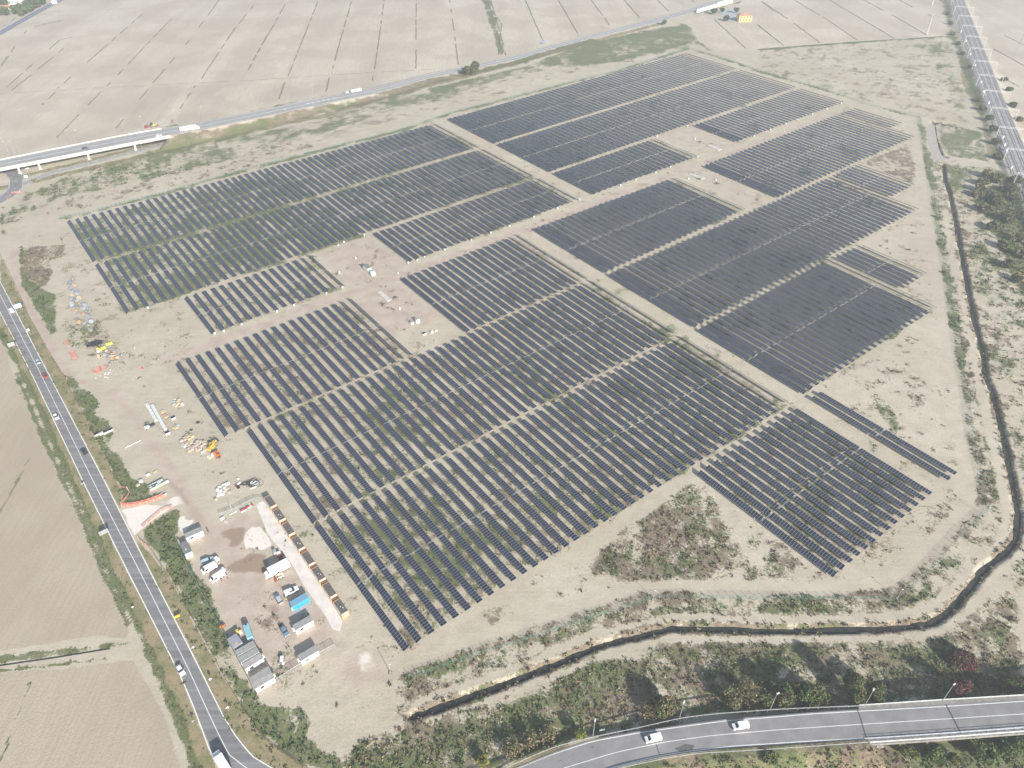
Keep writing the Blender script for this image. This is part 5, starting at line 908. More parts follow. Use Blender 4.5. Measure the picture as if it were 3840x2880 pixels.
for ln, n_, lb in ((((450,400),(790,990)),5,'left'),(((640,440),(1110,1300)),8,'right')):
    a = np.array(at('H',*ln[0],.5)); b = np.array(at('H',*ln[1],.5)); yw = math.atan2(b[1]-a[1], b[0]-a[0]); L_ = np.linalg.norm(b-a)/(n_-.0)
    for i in range(n_):
        c = a+(b-a)*(i+.5)/n_; o = thing('steel_bundle', '%s bundle from the top in the %s line of grey steel bundles' % (ordw(i+1), lb), 'steel bundle', (c[0],c[1],0), yw, 'bundles of grey steel parts')
        MB().box((0,0,.45),(L_*.93,1.15,.8),M_CRT).obj('bundle', o); mb = MB(); [mb.box((s*L_*.36,0,.45),(.09,1.19,.85),M_WHITE) for s in (-1,1)]; mb.obj('strap', o)
for t_, x, y, lb in (('H',1170,1410,'stack of dark solar panels at the end of the steel bundles'),('H',1375,890,'dark topped crate alone right of the steel bundles'),('f',1418,1218,'flat dark stack of panels on the pad below the white boxes'),('i',800,505,'stack of dark panels in the weeds by the left fence'),('i',875,487,'second stack of dark panels in the weeds by the left fence'),('i',915,468,'dark panel stack at the end of the row in the weeds'),('i',840,495,'pale stack between the dark panel stacks in the weeds')):
    loc, yaw = place(t_, x, y, gy, z=.7); o = thing('panel_stack', lb, 'panel stack', loc, yaw+.0, 'stacks of solar panels'); MB().box((0,0,.1),(1.9,1.15,.14),M_PLT).obj('pallet', o); MB().box((0,0,.55),(1.85,1.1,.75),M_WHITE).obj('edge_frames', o); MB().box((0,0,.945),(1.8,1.05,.03),M_GLASS if 'pale' not in lb else M_WRAP).obj('top_panel', o)
loc, yaw = place('H',480,1200,gy,z=.8); o = thing('forklift', 'small white forklift with a dark load on the track', 'forklift', loc, yaw); MB().prism([(-1.2,.3),(.9,.3),(.9,1.0),(.2,1.1),(-1.2,1.2)], -.6, .6, PAINT['white']).obj('body', o); MB().box((0,0,2.05),(1.2,1.05,.08),M_DARK).obj('roof_guard', o); mb = MB(); [mb.box((x,y,1.5),(.07,.07,1.1),M_DARK) for x in (-.55,.55) for y in (-.48,.48)]; mb.obj('roof_post', o); MB().box((1.1,0,1.2),(.12,.9,2.2),M_DARK).obj('mast', o); MB().box((2.2,0,.5),(2.0,1.3,.5),M_DARK).obj('load', o); wheels(o, (-.8,.7), .55, .3)
# telehandler and orange lift
def boomer(label, name, t, x, y, h, c, boomz, L=4.6, cat='telehandler'):
    loc, yaw = place(t, x, y, h, z=1.0); o = thing(name, label, cat, loc, yaw, 'lifting machines by the pallets'); p = PAINT[c]
    MB().prism([(-2.2,.5),(2.0,.5),(2.1,1.0),(1.0,1.2),(-2.2,1.35)], -1.0, 1.0, p, .05).obj('body', o); MB().prism([(-.5,1.2),(.9,1.2),(.7,2.3),(-.4,2.3)], .2, 1.0, M_GLS, .03).obj('cab', o); MB().box((.15,.6,2.34),(1.2,.85,.08),p).obj('cab_roof', o)
    mb = MB(); mb.box((0,0,0),(L,.42,.4),p); mb.obj('boom', o, (.6,-.35,boomz), (0,-.12,0)); MB().box((3.4,-.35,boomz-.3),(.3,1.2,.7),M_DARK).obj('fork_carriage', o); mb = MB(); [mb.box((3.9,-.35+s*.4,.9),(1.1,.12,.06),M_DARK) for s in (-1,1)]; mb.obj('fork', o)
    wheels(o, (-1.4,1.4), .95, .5, .38); return o
boomer('yellow telehandler at the right end of the pallet cluster', 'telehandler', 'G', 1420, 680, (1330,760,1500,590), 'yellow', 1.9); boomer('second yellow telehandler close behind the first, boom pointing away', 'telehandler', 'G', 1390, 640, (1310,770,1480,600), 'yellow', 2.3).scale = (.7,.7,.8)
boomer('orange telehandler below the yellow one', 'telehandler', 'G', 1590, 950, (1530,900,1640,1010), 'orange', 1.9).scale = (.85,.95,.95)
loc, yaw = place('G',1435,960,.4,z=.8); o = thing('water_cube', 'white cube tank beside the orange telehandler', 'tank', loc, yaw); MB().box((0,0,.65),(1.0,1.1,1.0),PAINT['white'],tx=.95,ty=.95).obj('tank', o); MB().box((0,0,.08),(1.1,1.2,.16),M_PLT).obj('pallet', o)
loc, yaw = place('G',1330,1055,gy+1.57,z=.15); o = thing('timber_frame', 'empty cream timber frame on the ground below the white cube tank', 'frame', loc, yaw); mb = MB(); [mb.box(c, s, PAINT['cream']) for c, s in (((0,.55,.12),(1.9,.22,.2)),((0,-.55,.12),(1.9,.22,.2)),((.85,0,.12),(.22,.88,.2)),((-.85,0,.12),(.22,.88,.2)),((0,0,.12),(.18,.88,.2)))]; mb.obj('frame_bars', o)
for t_, x, y, r, lb in (('G',705,105,.55,'dark round lid between the two pallet clusters'),('i',1640,405,.7,'dark flattened tarp left of the first panel row'),('H',1530,1155,.65,'round blue grey cover beside narrow planks')):
    loc, yaw = place(t_, x, y, .5, z=.1); o = thing('round_cover', lb, 'cover', loc, yaw); mb = MB(); mb.tube([(0,0,0),(0,0,.12),(0,0,.2)], [r*1.3,r*1.25,r*.7], M_DARK if 'dark' in lb else M_PBL, 16); mb.obj('lid', o)
for x, y in ((480,640),(1090,850),(1000,1090),(1150,1060)): pass
# bags, cable and pipe around the tangle
for i, (x, y, k) in enumerate([(510,540,0),(600,520,0),(640,560,0),(690,470,0),(380,610,0),(330,700,0),(350,755,0),(570,640,0),(610,700,0),(690,650,1),(745,775,1),(450,735,0),(530,770,0),(340,845,0),(430,800,0),(350,905,0),(430,865,0),(530,850,0),(1035,320,0),(270,1035,2),(1100,450,0),(1030,500,0)]):
    lbn = ['white bulk bag on the sand beside the black cable tangle','tan bulk bag on the sand beside the black cable tangle','sand coloured bag by the fallen fence'][k]
    loc, yaw = place('F', x, y, random.uniform(0,3), z=.4); o = thing('bulk_bag', lbn, 'bag', loc, yaw, ['white bulk bags','tan bulk bags','sand bags'][k]); s = random.uniform(.75,1.0); m_ = (M_BAG, M_CARD, mat('sand_bag', (.5,.46,.36)))[k]
    MB().box((0,0,.35*s),(s,s*.9,.7*s),m_,tx=1.1,ty=1.1).obj('bag', o); MB().box((0,0,.7*s+.03),(s*.55,s*.5,.08),M_WHITE if k == 0 else m_).obj('bag_top', o)
loc, _ = place('F',1560,470,0,z=.3); o = thing('cable_reel_pile', 'tangle of black cable with two pale reels beside a white beam', 'cable pile', loc, 0)
mb = MB()
for k in range(26):
    R_ = random.uniform(.8,3.0); a0 = random.uniform(0,6.28); cx_, cy_ = random.gauss(0,.6), random.gauss(0,.6); mb.tube([(cx_+R_*math.cos(a0+j*.35), cy_+R_*.8*math.sin(a0+j*.35), .12+.1*math.sin(j+k)) for j in range(random.randint(5,16))], .05, M_BLACK, 4)
for k in range(22): x0, y0 = random.uniform(-5.5,-1), random.uniform(-1.4,.5); mb.tube([(x0,y0,.1),(x0+random.uniform(.5,1.2),y0+random.uniform(-.5,.5),.5),(x0+random.uniform(1,2),y0+random.uniform(-.6,.6),.15)], .08, M_BLACK, 4)
mb.obj('cable', o); mb = MB(); mb.ring((-.4,-.2,.55),.55,.12,M_WHITE); mb.obj('reel', o); mb = MB(); mb.ring((1.1,-.1,.5),.8,.2,M_PBL); mb.obj('reel', o)
for t_, x, y, h, lb, d in (('F',1560,630,(1460,670,1660,600),'white beam lying below the cable reels',(2.6,.35,.3)),('i',1105,585,(1052,612,1157,560),'long thin white beam lying alone on the sand',(6.6,.22,.2)),('F',880,1500,(790,1540,960,1450),'white rail lying along the hedge by the red barriers',(2.6,.2,.2))):
    loc, yaw = place(t_, x, y, h, z=.15); tag(MB().box((0,0,.15),d,PAINT['white']).obj('white_beam', None, loc, (0,0,yaw)), lb, 'beam')
loc, yaw = place('F',1050,620,0,z=.3); o = thing('black_drum', 'black round drum at the left end of the cable tangle', 'drum', loc, 0); mb = MB(); mb.tube([(0,0,0),(0,0,.7)], .62, M_BLACK, 16); mb.obj('drum', o)
loc, yaw = place('F',985,565,.8,z=.3); tag(MB().box((0,0,.35),(.9,.6,.7),PAINT['red'],tx=.9,ty=.8).obj('red_box', None, loc, (0,0,.8)), 'red box beside the black round drum', 'box')
# lying red and white barriers along the hedge
for i, (x0, y0, x1, y1) in enumerate(((1110,1440,1330,1330),(1330,1320,1420,1260),(1510,1200,1560,1240))):
    loc, yaw = place('F', (x0+x1)/2, (y0+y1)/2, (x0,y0,x1,y1), z=.3); L_ = math.dist(at('F',x0,y0), at('F',x1,y1)); o = thing('plastic_barrier', ['long red barrier lying by the hedge near the concrete strip','short red barrier in the middle of the hedge line','red barrier nearest the concrete strip corner'][i], 'barrier', loc, yaw, 'red barriers by the hedge')
    MB().prism([(-L_/2,0),(L_/2,0),(L_/2,.5),(-L_/2,.8)], -.25, .25, PAINT['red'], .1).obj('red_section', o); MB().box((0,-.6,.15),(L_*.9,.3,.3),PAINT['white']).obj('white_section', o)
# cable drums laid out beside the dirt track
dm = {}
def drum(label, t, x, y, tilt, k, group, r=1.0, nm='cable_drum'):
    loc, yaw = place(t, x, y, random.uniform(-.7,.7), z=.6); key = (k, round(r,1))
    if key not in dm:
        fl = [mat('drum_grey', (.27,.30,.34), .8, .12, 2), M_WOOD, mat('drum_orange', (.45,.32,.19), .8, .12, 2)][k]; core = mat('drum_core', (.42,.29,.17), .8, .2, 2); a = MB()
        for z_ in (-.45, .45): a.tube([(0,0,z_-.04),(0,0,z_+.04)], r, fl, 18)
        b = MB(); b.tube([(0,0,-.41),(0,0,.41)], r*.62, core if k != 1 else M_BLACK, 14); dm[key] = (a.mesh('flanges'), b.mesh('core'))
    o = thing(nm, label, 'cable drum', loc, yaw, group)
    for n_, me_ in zip(('flanges', 'core'), dm[key]): q = bpy.data.objects.new(n_, me_); COL.objects.link(q); q.parent = o; q.location = (0,0,r*abs(math.sin(tilt))+.45*abs(math.cos(tilt))+.02); q.rotation_euler = (tilt,0,0)
    return o
DR = '600,775 575,790 600,800 620,825 585,850 620,860 600,880 640,895 600,905 630,920 620,940 650,950 600,975 655,975 690,970 640,1000 670,1000 710,990 630,1020 700,1015 740,1020 610,1000 650,1050 690,1050 740,1045 720,1075 735,1085 745,1110 660,1130 705,1135 760,1125 730,1160 750,1185 610,770 570,810 605,840 640,870 590,925 660,930 600,990 680,985 715,1030'
for i, s in enumerate(DR.split()): x, y = map(float, s.split(',')); k = 2 if i % 5 == 3 else 0; drum('%s cable drum in the long straggling heap beside the dirt track' % ('tan' if k else 'grey'), 'e', x, y, random.choice((0.12,1.57,.9,0)), k, '%s drums in the long heap' % ('tan' if k else 'grey'), r=random.choice((.9,1.1)))
for i, s in enumerate('880,1390 900,1370 930,1350 960,1340 920,1390 950,1380 960,1400 900,1430 930,1430 950,1450 910,1470 940,1330 890,1420 970,1360 975,1420 865,1395 905,1350 935,1410 915,1412 945,1365 885,1365 925,1450 968,1445 955,1425'.split()): x, y = map(float, s.split(',')); k = 2 if i % 3 == 2 else 0; drum('small %s drum in the crowded square heap below the yellow sacks' % ('tan' if k else 'grey'), 'e', x, y, random.choice((0,1.57,1.2)), k, '%s drums below the yellow sacks' % ('tan' if k else 'grey'), r=.7)
drum('pale drum standing alone right of the crowded heap', 'e', 1006, 1405, 1.57, 0, None, r=.9); drum('large pale wooden drum left of the crowded heap', 'e', 828, 1415, 1.3, 1, None, r=1.2)
for x, y, k in ((808,1345,0),(832,1352,0),(865,1332,0),(888,1305,0),(920,1295,0),(815,1362,1),(845,1340,0),(905,1300,0)):
    loc, yaw = place('e', x, y, .5+random.uniform(-.2,.2), z=.5); o = thing('bulk_sack', 'white sack at the lower end of the yellow sacks' if k else 'bright yellow sack in the row beside the black netting', 'sack', loc, yaw, None if k else 'yellow sacks'); MB().box((0,0,.5),(1.3,1.2,1.0),PAINT['white'] if k else mat('sack_yellow', (.62,.62,.10), .7),tx=.9,ty=.9).obj('sack', o)
loc, yaw = place('e',790,1300,.5,z=.3); V = rng.normal(size=(500,3))*[1.9,1.1,.25]+[0,0,.35]; o = thing('netting_heap', 'heap of black netting above the yellow sacks', 'netting', loc, yaw); leaf_obj('netting', quads(V, rng.uniform(.3,.8,500)), [M_BLACK, M_DARK], rng.integers(0,2,500), o)
M_REDP = mat('red_pipe', (.62,.10,.08), .6)
for i, (x, y, r) in enumerate(((553,1293,1.5),(597,1373,1.4),(610,1400,1.2),(618,1423,1.6),(800,1515,1.9),(810,1528,1.5),(855,1500,1.6))):
    loc, yaw = place('e', x, y, 0, z=.1); mb = MB(); [mb.ring((.1*j,.05*j,.1+j*.12), r, .07, M_REDP, 26, 4) for j in range(2)]; tag(mb.obj('pipe_coil', None, loc), ['uppermost red pipe coil beside the dirt track','red coil at the top of the group of three','middle red coil of the group of three','lowest red coil of the group of three','large red coil at the lower left of the last group','red coil overlapping the large coil from below','red coil at the right of the last group'][i], 'pipe coil', 'red pipe coils')
V = rng.normal(size=(60,3))*[1.8,1.3,.12]; loc, _ = place('e',890,1560,0,z=.1); tag(leaf_obj('rubble', quads(V+[loc[0],loc[1],.2], rng.uniform(.3,.8,60), .5), [M_CONCW], np.zeros(60,int)), 'scatter of white rubble at the bend of the dirt track', 'rubble', kind='stuff')
loc, _ = place('e',1181,1505,0,z=.3); tag(MB().box((0,0,.35),(.9,.7,.6),M_REDP,tx=.8,ty=.8).obj('red_crate', None, loc), 'small red crate alone among weeds near the track bend', 'crate')
# skip with debris by the entrance
loc, yaw = place('E',1080,430,(880,540,1290,330),z=.6); o = thing('waste_skip', 'open grey green waste skip full of scrap near the site entrance', 'skip', loc, yaw)
mb = MB(); sg = mat('skip_green', (.42,.46,.38), .7, .15, 1.5); [mb.box(c, s, sg) for c, s in (((0,-1.15,.6),(6.0,.12,1.2)),((0,1.15,.6),(6.0,.12,1.2)),((-2.95,0,.6),(.12,2.2,1.2)),((2.95,0,.6),(.12,2.2,1.2)),((0,0,.08),(5.8,2.2,.12)))]; mb.obj('shell', o)
mb = MB(); [mb.box((random.uniform(-2.5,2.5),random.uniform(-.8,.8),random.uniform(.3,1.2)),(random.uniform(.3,1.2),random.uniform(.2,.7),random.uniform(.1,.4)),random.choice((M_PBL,M_DARK,M_WHITE,M_WRAP,PAINT['blue'])),random.uniform(0,3)) for _ in range(34)]; mb.obj('scrap', o)['kind'] = 'stuff'
for t_, x, y, lb, m_ in (('E',560,430,'tan crate nearest the road side of the waste skip',M_CARD),('E',640,310,'pale wrapped crate upper left of the waste skip',M_WRAP),('E',650,350,'pale crate touching the wrapped crate left of the skip',M_BAG),('E',845,145,'pale box above the waste skip',M_BAG),('E',1045,60,'long flat box furthest above the waste skip',M_WOOD),('E',1365,340,'pale box with dark lid right of the waste skip',M_BAG),('A',1290,520,'white box with a dark shadow at the top of the compound',M_CAB),('A',1360,580,'flat round heap tray below the white box',M_WRAP)): pallet(lb, t_, x, y, gy, m_, L=1.5 if 'long' not in lb else 2.2, W=.9 if 'round' not in lb else 1.6, H=.8 if 'flat' not in lb else .35, group=None, name='crate')
tag(MB().box((0,0,.5),(1.7,.12,.7),PAINT['white']).obj('notice_board', None, place('E',1290,705,(1250,725,1325,690),z=.5)[0], (0,0,place('E',1290,705,(1250,725,1325,690))[1])), 'white board standing at the inner end of the orange netting', 'board')
# ================= TRANSFORMER PADS =================
loc, yaw = place('f',952,672,(985,705,918,648),z=2.4); o = thing('transformer_station', 'white transformer container with an open steel cage on the upper pad', 'transformer', loc, yaw)
MB().box((1.2,0,1.5),(5.6,2.5,2.7),M_CAB).obj('cabinet', o); MB().box((1.2,0,2.9),(5.7,2.6,.1),M_RG).obj('roof', o); mb = MB(); [mb.box((x,-1.26,1.5),(.5,.04,2.0),mat('vent_grey', (.3,.32,.33))) for x in (-.6,.2,1.0,1.8,2.6,3.4)]; mb.obj('vent_panel', o)
mb = MB(); [mb.tube([(x,y,0),(x,y,2.6)], .06, M_GALV, 4) for x in (-1.8,-4.2) for y in (-1.2,1.2)]; [mb.tube([(-1.8,s*1.2,2.6),(-4.2,-s*1.2,2.6)], .08, M_GALV, 4) for s in (-1,1)]; mb.obj('cage', o); MB().box((-3.0,0,1.0),(1.8,1.8,1.9),mat('machine_green_grey', (.3,.36,.34), .6)).obj('transformer_tank', o); MB().box((-5.3,0,1.1),(1.9,2.4,2.1),M_CAB).obj('switch_cabinet', o); MB().box((-.8,0,.07),(12,2.9,.14),M_CONC).obj('base_skid', o)
def slab(lb, t, pts):
    q = P(' '.join([t]+['%g,%g' % p for p in pts])); c = np.mean(q, 0); mb = MB(); mb.poly([(x-c[0], y-c[1]) for x, y in q], -.1, .35, M_CONCW); tag(mb.obj('concrete_slab', None, (c[0], c[1], 0)), lb, 'concrete slab', 'foundation slabs on the pads')
slab('pale concrete foundation slab on the near pink pad', 'f', [(1028,882),(1058,868),(1148,938),(1112,958)]); slab('concrete slab on the far upper pad', 'c', [(1662,1210),(1690,1198),(1785,1240),(1755,1252)]); slab('concrete slab on the far lower pad', 'c', [(1508,1446),(1530,1437),(1642,1477),(1615,1490)])
def bunch(lb, t, x, y, R_=2.2):
    loc, _ = place(t, x, y, 0, z=.2); mb = MB()
    for k in range(14): a = random.uniform(0,6.28); r_ = random.uniform(.5,1)*R_; mb.tube([(0,0,.1),(r_*.4*math.cos(a),r_*.4*math.sin(a),random.uniform(.6,1.4)),(r_*math.cos(a+.3),r_*math.sin(a+.3),.05)], .05, M_BLACK, 4)
    tag(mb.obj('cable_bunch', None, loc), lb, 'cables', 'black cable bunches sticking out of the pads')
for lb, t_, x, y, r in (('black cables sprouting left of the near concrete slab','f',1078,975,2.4),('black cables sprouting right of the near concrete slab','f',1182,925,2.6),('black cables left of the far upper slab','c',1605,1178,2.6),('black cables behind the far upper slab','c',1700,1198,2.2),('black cables at the end of the far lower slab','c',1600,1484,2.4),('black cables right of the far lower slab','c',1742,1524,2.6)): bunch(lb, t_, x, y, r)
for lb, t_, x, y, d in (('tall white kiosk on the near pad','f',1360,1110,(1.9,1.9,2.3)),('low white box left of the tall white kiosk','f',1315,1130,(1.5,1.5,1.3)),('small white post box above the transformer container','f',848,592,(.7,.7,.8)),('small white box below the near concrete slab','f',1212,1010,(.8,.8,.8)),('small white box at the edge of the site track by the upper pad','f',1200,715,(.6,.6,.6)),('small box left of the transformer container','f',712,712,(.8,.7,1.0)),('white and red box at the bottom of the near pad','f',1480,1205,(1.2,.9,.9)),('pale pipe bundle beside the white and red box','f',1515,1196,(1.4,.5,.4)),
    ('small white box on the far upper pad','c',1562,1150,(.8,.8,.8)),('small white box beside the far lower slab','c',1735,1490,(.8,.8,.8)),('white box left of the far lower slab','c',1508,1480,(.8,.8,.8))):
    loc, yaw = place(t_, x, y, TH, z=d[2]/2); o = thing('equipment_box', lb, 'box', loc, yaw); MB().box((0,0,d[2]/2),d,M_CAB).obj('housing', o); MB().box((0,0,d[2]+.03),(d[0]+.08,d[1]+.08,.06),M_RG if d[2] > 1 else M_CAB).obj('lid', o)
# white inverter boxes at the row ends
IV = 'e 1225,1003 1780,1215 1855,1195 2003,1140 f 195,1032 335,982 605,883 738,832 703,485 750,457 920,400 1285,628 1360,605 1418,577 1587,520 1808,437 1970,380 2125,322 g 22,322 225,248 420,177 605,105 c 945,1535 1072,1487 1237,1427 1358,1382 1587,1297 1248,1128 1500,1043 2053,1125 2188,1073 d 108,1075 238,1027 335,990 458,945 578,902 697,855'
t_ = None; i = 0; bm_ = MB().box((0,0,1.0),(.85,.4,.75),PAINT['white']).mesh('housing'); lg_ = MB().box((0,0,.35),(.6,.1,.7),M_GALV).mesh('stand')
for w_ in IV.split():
    if w_[0].isalpha(): t_ = w_; continue
    i += 1; x, y = map(float, w_.split(',')); loc, yaw = place(t_, x, y, TH, z=1.0); o = thing('inverter_box', '%s white inverter box from the left along the panel row ends' % ordw(i), 'inverter', loc, yaw, 'white inverter boxes')
    for nm, me_ in (('housing', bm_), ('stand', lg_)): q = bpy.data.objects.new(nm, me_); COL.objects.link(q); q.parent = o
# ================= FENCES, SIGNS, POLES =================
M_GRN = mat('fence_green', (.10,.20,.17), .6, .1, 1); M_GRNM = mat('fence_mesh_green', (.12,.24,.20), .6, .1, 1, alpha=.15); M_ORN = mat('orange_net', (.72,.26,.18), .8, .12, 1, alpha=.6); M_BRNM = mat('rusty_mesh', (.22,.13,.08), .8, .2, 1, alpha=.45); M_GRYM = mat('grey_mesh', (.4,.42,.4), .6, .1, 1, alpha=.25)
def fence(label, pts, h, mesh_m, post_m, step=3.0, name='fence', cat='fence', closed=False, rail=False, pr=.05):
    L_ = float(np.sum(np.linalg.norm(np.diff(np.array(pts), axis=0), axis=1))); n = max(2, int(L_/step)+1); q = resample(pts, n); o = thing(name, label, cat, (q[0][0], q[0][1], 0)); r = q-q[0]; mb = MB()
    vs = [(x,y,z) for z in (.03, h) for x, y in r]; mb.add(vs, [(i, i+1, n+i+1, n+i) for i in range(n-1)], mesh_m)
    mb.obj('mesh_panel', o)
    if rail: mb = MB(); mb.tube([(x,y,h) for x, y in r], pr*.8, post_m, 4); mb.obj('top_rail', o)
    order = sorted(range(n), key=lambda i: q[i][0]**2+q[i][1]**2); pm = MB().box((0,0,h/2),(pr*2,pr*2,h+.1),post_m).mesh('post')
    for i in order[:100]: p = bpy.data.objects.new('post', pm); COL.objects.link(p); p.parent = o; p.location = (r[i][0], r[i][1], 0)
    if n > 100:
        mb = MB(); [mb.box((r[i][0], r[i][1], h/2),(pr*2,pr*2,h+.1),post_m) for i in order[100:]]; mb.obj('posts', o)['kind'] = 'stuff'
    return o
fence('long green mesh fence around the whole solar farm', FENCE, 2.0, M_GRNM, M_GRN, 2.8)
fence('low rusty net fence following the right side of the left road', P('e 0,560 120,800 240,1075 380,1330 520,1560 i 520,0 650,265 800,540 930,780 1010,950'), 1.1, M_BRNM, M_RUST, 3)
fence('low rusty net fence along the road below the site entrance', P('i 1235,1440 1390,1680 m 1390,20 1560,360 1700,600 1850,890 2000,1150 2140,1340 n 0,1320 150,1470 420,1659 520,1740'), 1.1, M_BRNM, M_RUST, 3)
fence('green mesh fence between the hedge and the compound', P('i 1440,1345 1520,1520 1600,1690 m 1585,10 1700,260 1860,540 1950,720 2080,960 n 10,1040'), 2.0, M_GRYM, M_GRN, 2.6, rail=True)
fence('grey mesh fence along the bottom of the compound with concrete feet', P('n 60,1050 200,945 400,820 530,740 680,660'), 2.0, M_GRYM, M_GALV, 2.6, rail=True)
fence('grey mesh fence at the top of the compound beside the hedge', P('F 420,1640 900,1490 1250,1300 1620,1110 1900,1090'), 2.0, M_GRYM, M_GALV, 2.6, rail=True)
for i, (s, lb) in enumerate((('E 120,1030 420,1020 760,950 1100,840 1350,730','orange safety netting along the upper side of the site entrance'),('E 120,985 420,975 760,905 1100,790 1250,715','second orange netting just above the first at the entrance'),('E 690,1620 900,1430 1130,1240 1260,1120 1530,1050','orange safety netting along the lower side of the site entrance'),('E 110,960 250,820 350,660','short bright orange netting between the leaning pale poles'),('E 110,500 200,545 290,560','short orange netting end beside the road fence'),('i 1140,1330 1150,1375 1190,1415 1250,1450','curled orange netting end at the lower entrance corner'))): fence(lb, P(s), 1.15, M_ORN, M_WHITE, 2.2, 'safety_netting', 'netting', pr=.03)
fence('orange brown netting beside the sand at the roundabout', P('a 60,1655 110,1600 165,1595'), 1.0, M_ORN, M_WHITE, 4, 'safety_netting', 'netting', pr=.05)
for t_, a, b, lb in (('E',(330,625),(250,460),'pale pole leaning above the orange netting'),('E',(270,850),(125,575),'thin green pole leaning by the road fence'),('F',(830,1430),(740,1190),'thin grey pole standing in the fenced sand plot')):
    g0 = at(t_, *a); mb = MB(); hh = 2.6
    q = at(t_, b[0], b[1], hh); mb.tube([(0,0,0),(q[0]-g0[0], q[1]-g0[1], hh)], .07, M_PBL if 'green' not in lb else M_GRN, 6); tag(mb.obj('leaning_pole', None, g0), lb, 'pole')
# street lamps of the near road
for i, (t_, bx, by, tx, ty) in enumerate((('o',715,1395,735,1262),('o',1435,1240,1472,1112),('p',108,1170,172,1040),('p',890,1140,966,1008),('p',1535,1100,1635,965))):
    b = onroad(t_, bx, by, .4); o = thing('street_lamp', '%s street lamp from the left on the near road' % ordw(i+1), 'street lamp', b, 0, 'street lamps of the near road')
    hh = 8.6
    for _ in range(3): q = at(t_, tx, ty, b[2]+hh); off = math.hypot(q[0]-b[0], q[1]-b[1]); hh = hh-(off-1.0)*.3 if off > 2 else hh
    dx, dy = q[0]-b[0], q[1]-b[1]; k = 1.1/max(math.hypot(dx, dy), .01); dx, dy = (dx*k, dy*k) if math.hypot(dx, dy) > 1.1 else (dx, dy)
    mb = MB(); mb.tube([(0,0,-.5),(0,0,hh*.6),(dx*.1,dy*.1,hh-.3),(dx*.6,dy*.6,hh)], [.12,.09,.07,.06], M_GALV, 8); mb.obj('pole', o); MB().box((dx,dy,hh),(.9,.38,.16),M_WHITE,math.atan2(dy,dx)).obj('lamp_head', o)
# camera masts inside the fence
for t_, x, y, hh, lb in (('n',1138,872,5,'grey camera mast on the sand beside the last panel row'),('o',1213,262,5,'white camera mast by the green fence near the muddy square'),('p',1160,252,5,'white camera mast at the green fence corner, lower right'),('l',1745,378,5,'camera mast beside the fence on the right side'),('l',1880,1190,5,'camera mast at the bend of the green fence'),('h',1540,330,5,'camera mast on the upper right fence line'),('d',1345,975,7,'camera mast at the top right corner of the fence'),('c',1510,402,8,'white mast at the far top corner of the fence'),('c',1885,525,6,'mast on the far top fence beside a dark box'),('e',1145,1420,6,'thin mast on the sand near the bend of the track'),('c',1740,1486,4,'short mast by the far lower slab')):
    g0 = at(t_, x, y); o = thing('camera_mast', lb, 'mast', g0, 0, 'camera masts'); mb = MB(); mb.tube([(0,0,0),(0,0,hh)], [.11,.06], M_GALV, 6); mb.obj('mast', o); MB().box((.25,0,hh),(.5,.18,.18),M_WHITE).obj('camera', o); MB().box((0,0,.15),(.9,.9,.35),M_CONC).obj('base', o)
# road signs
def sign(label, t, x, y, shape, col, wd, ht, post=1.8, yaw=0.0, two=False, cat='road sign', text=None, group=None, name='road_sign'):
    loc, _ = place(t, x, y, None, z=post); o = thing(name, label, cat, (loc[0], loc[1], 0), yaw, group); n = 2 if two else 1
    for s in ((-.35*wd, .35*wd) if two else (0,)): mb = MB(); mb.tube([(s,0,0),(s,0,post+ht*.4)], .05, M_GALV, 6); mb.obj('post', o)
    mb = MB()
    if shape == 'rect': mb.box((0,-.07,post),(wd,.05,ht),col)
    else: mb.tube([(0,-.05,post),(0,-.09,post)], wd/2, col, 3 if shape == 'tri' else 18)
    mb.obj('panel', o)
    if shape == 'tri': MB().box((0,-.1,post),(wd*.3,.02,ht*.3),mat('sign_red', (.6,.05,.05), .5)).obj('border', o)
    return o
RY = math.atan2(*(np.array(at('m',1640,800))-np.array(at('m',1230,0)))[1::-1])+math.pi/2
M_SB = mat('sign_light_blue', (.35,.66,.80), .5, .03, .5)
o = sign('large light blue and white road sign beside the upper left road', 'e',145,990,'rect',mat('sign_light_blue', (.35,.66,.80), .5, .03, .5),3.6,2.4,2.3,RY,True,name='billboard'); MB().box((-.0,-.105,2.0),(3.3,.02,1.0),M_WHITE).obj('white_field', o); MB().box((-.6,-.12,2.9),(1.8,.02,.35),M_SB).obj('blue_band', o)
for k in range(2): MB().box((-.2+.2*k,-.125,1.75+.45*k),(2.2,.015,.14),M_SB).obj('text_line', o)
sign('small white sign beside the left road below the blue sign', 'e',230,1188,'rect',PAINT['white'],1.4,1.2,1.6,RY); sign('yellow sign on the grass verge near the bottom of the left road', 'm',1468,402,'rect',mat('sign_yellow', (.85,.55,.02), .5),1.7,.9,1.4,RY)
sign('upper small triangular warning sign on the right verge', 'm',1600,657,'tri',PAINT['white'],1.2,1.0,1.9,RY,group='small signs on the right verge'); sign('small sign below the triangular warning sign on the right verge', 'm',1743,920,'round',PAINT['white'],.9,.9,2.0,RY,group='small signs on the right verge'); sign('lowest white sign on the right verge of the left road', 'm',1885,1157,'tri',PAINT['white'],1.3,1.0,1.9,RY,group='small signs on the right verge')
sign('grey backed sign on the left verge near the bottom', 'm',1600,1272,'tri',mat('sign_back', (.45,.46,.47), .5, .05, 1, metal=.4),1.2,1.0,1.8,RY+math.pi); sign('grey backed sign on the left verge above the wide sign back', 'i',680,918,'tri',MATS['sign_back'],1.3,1.0,1.9,RY+math.pi)
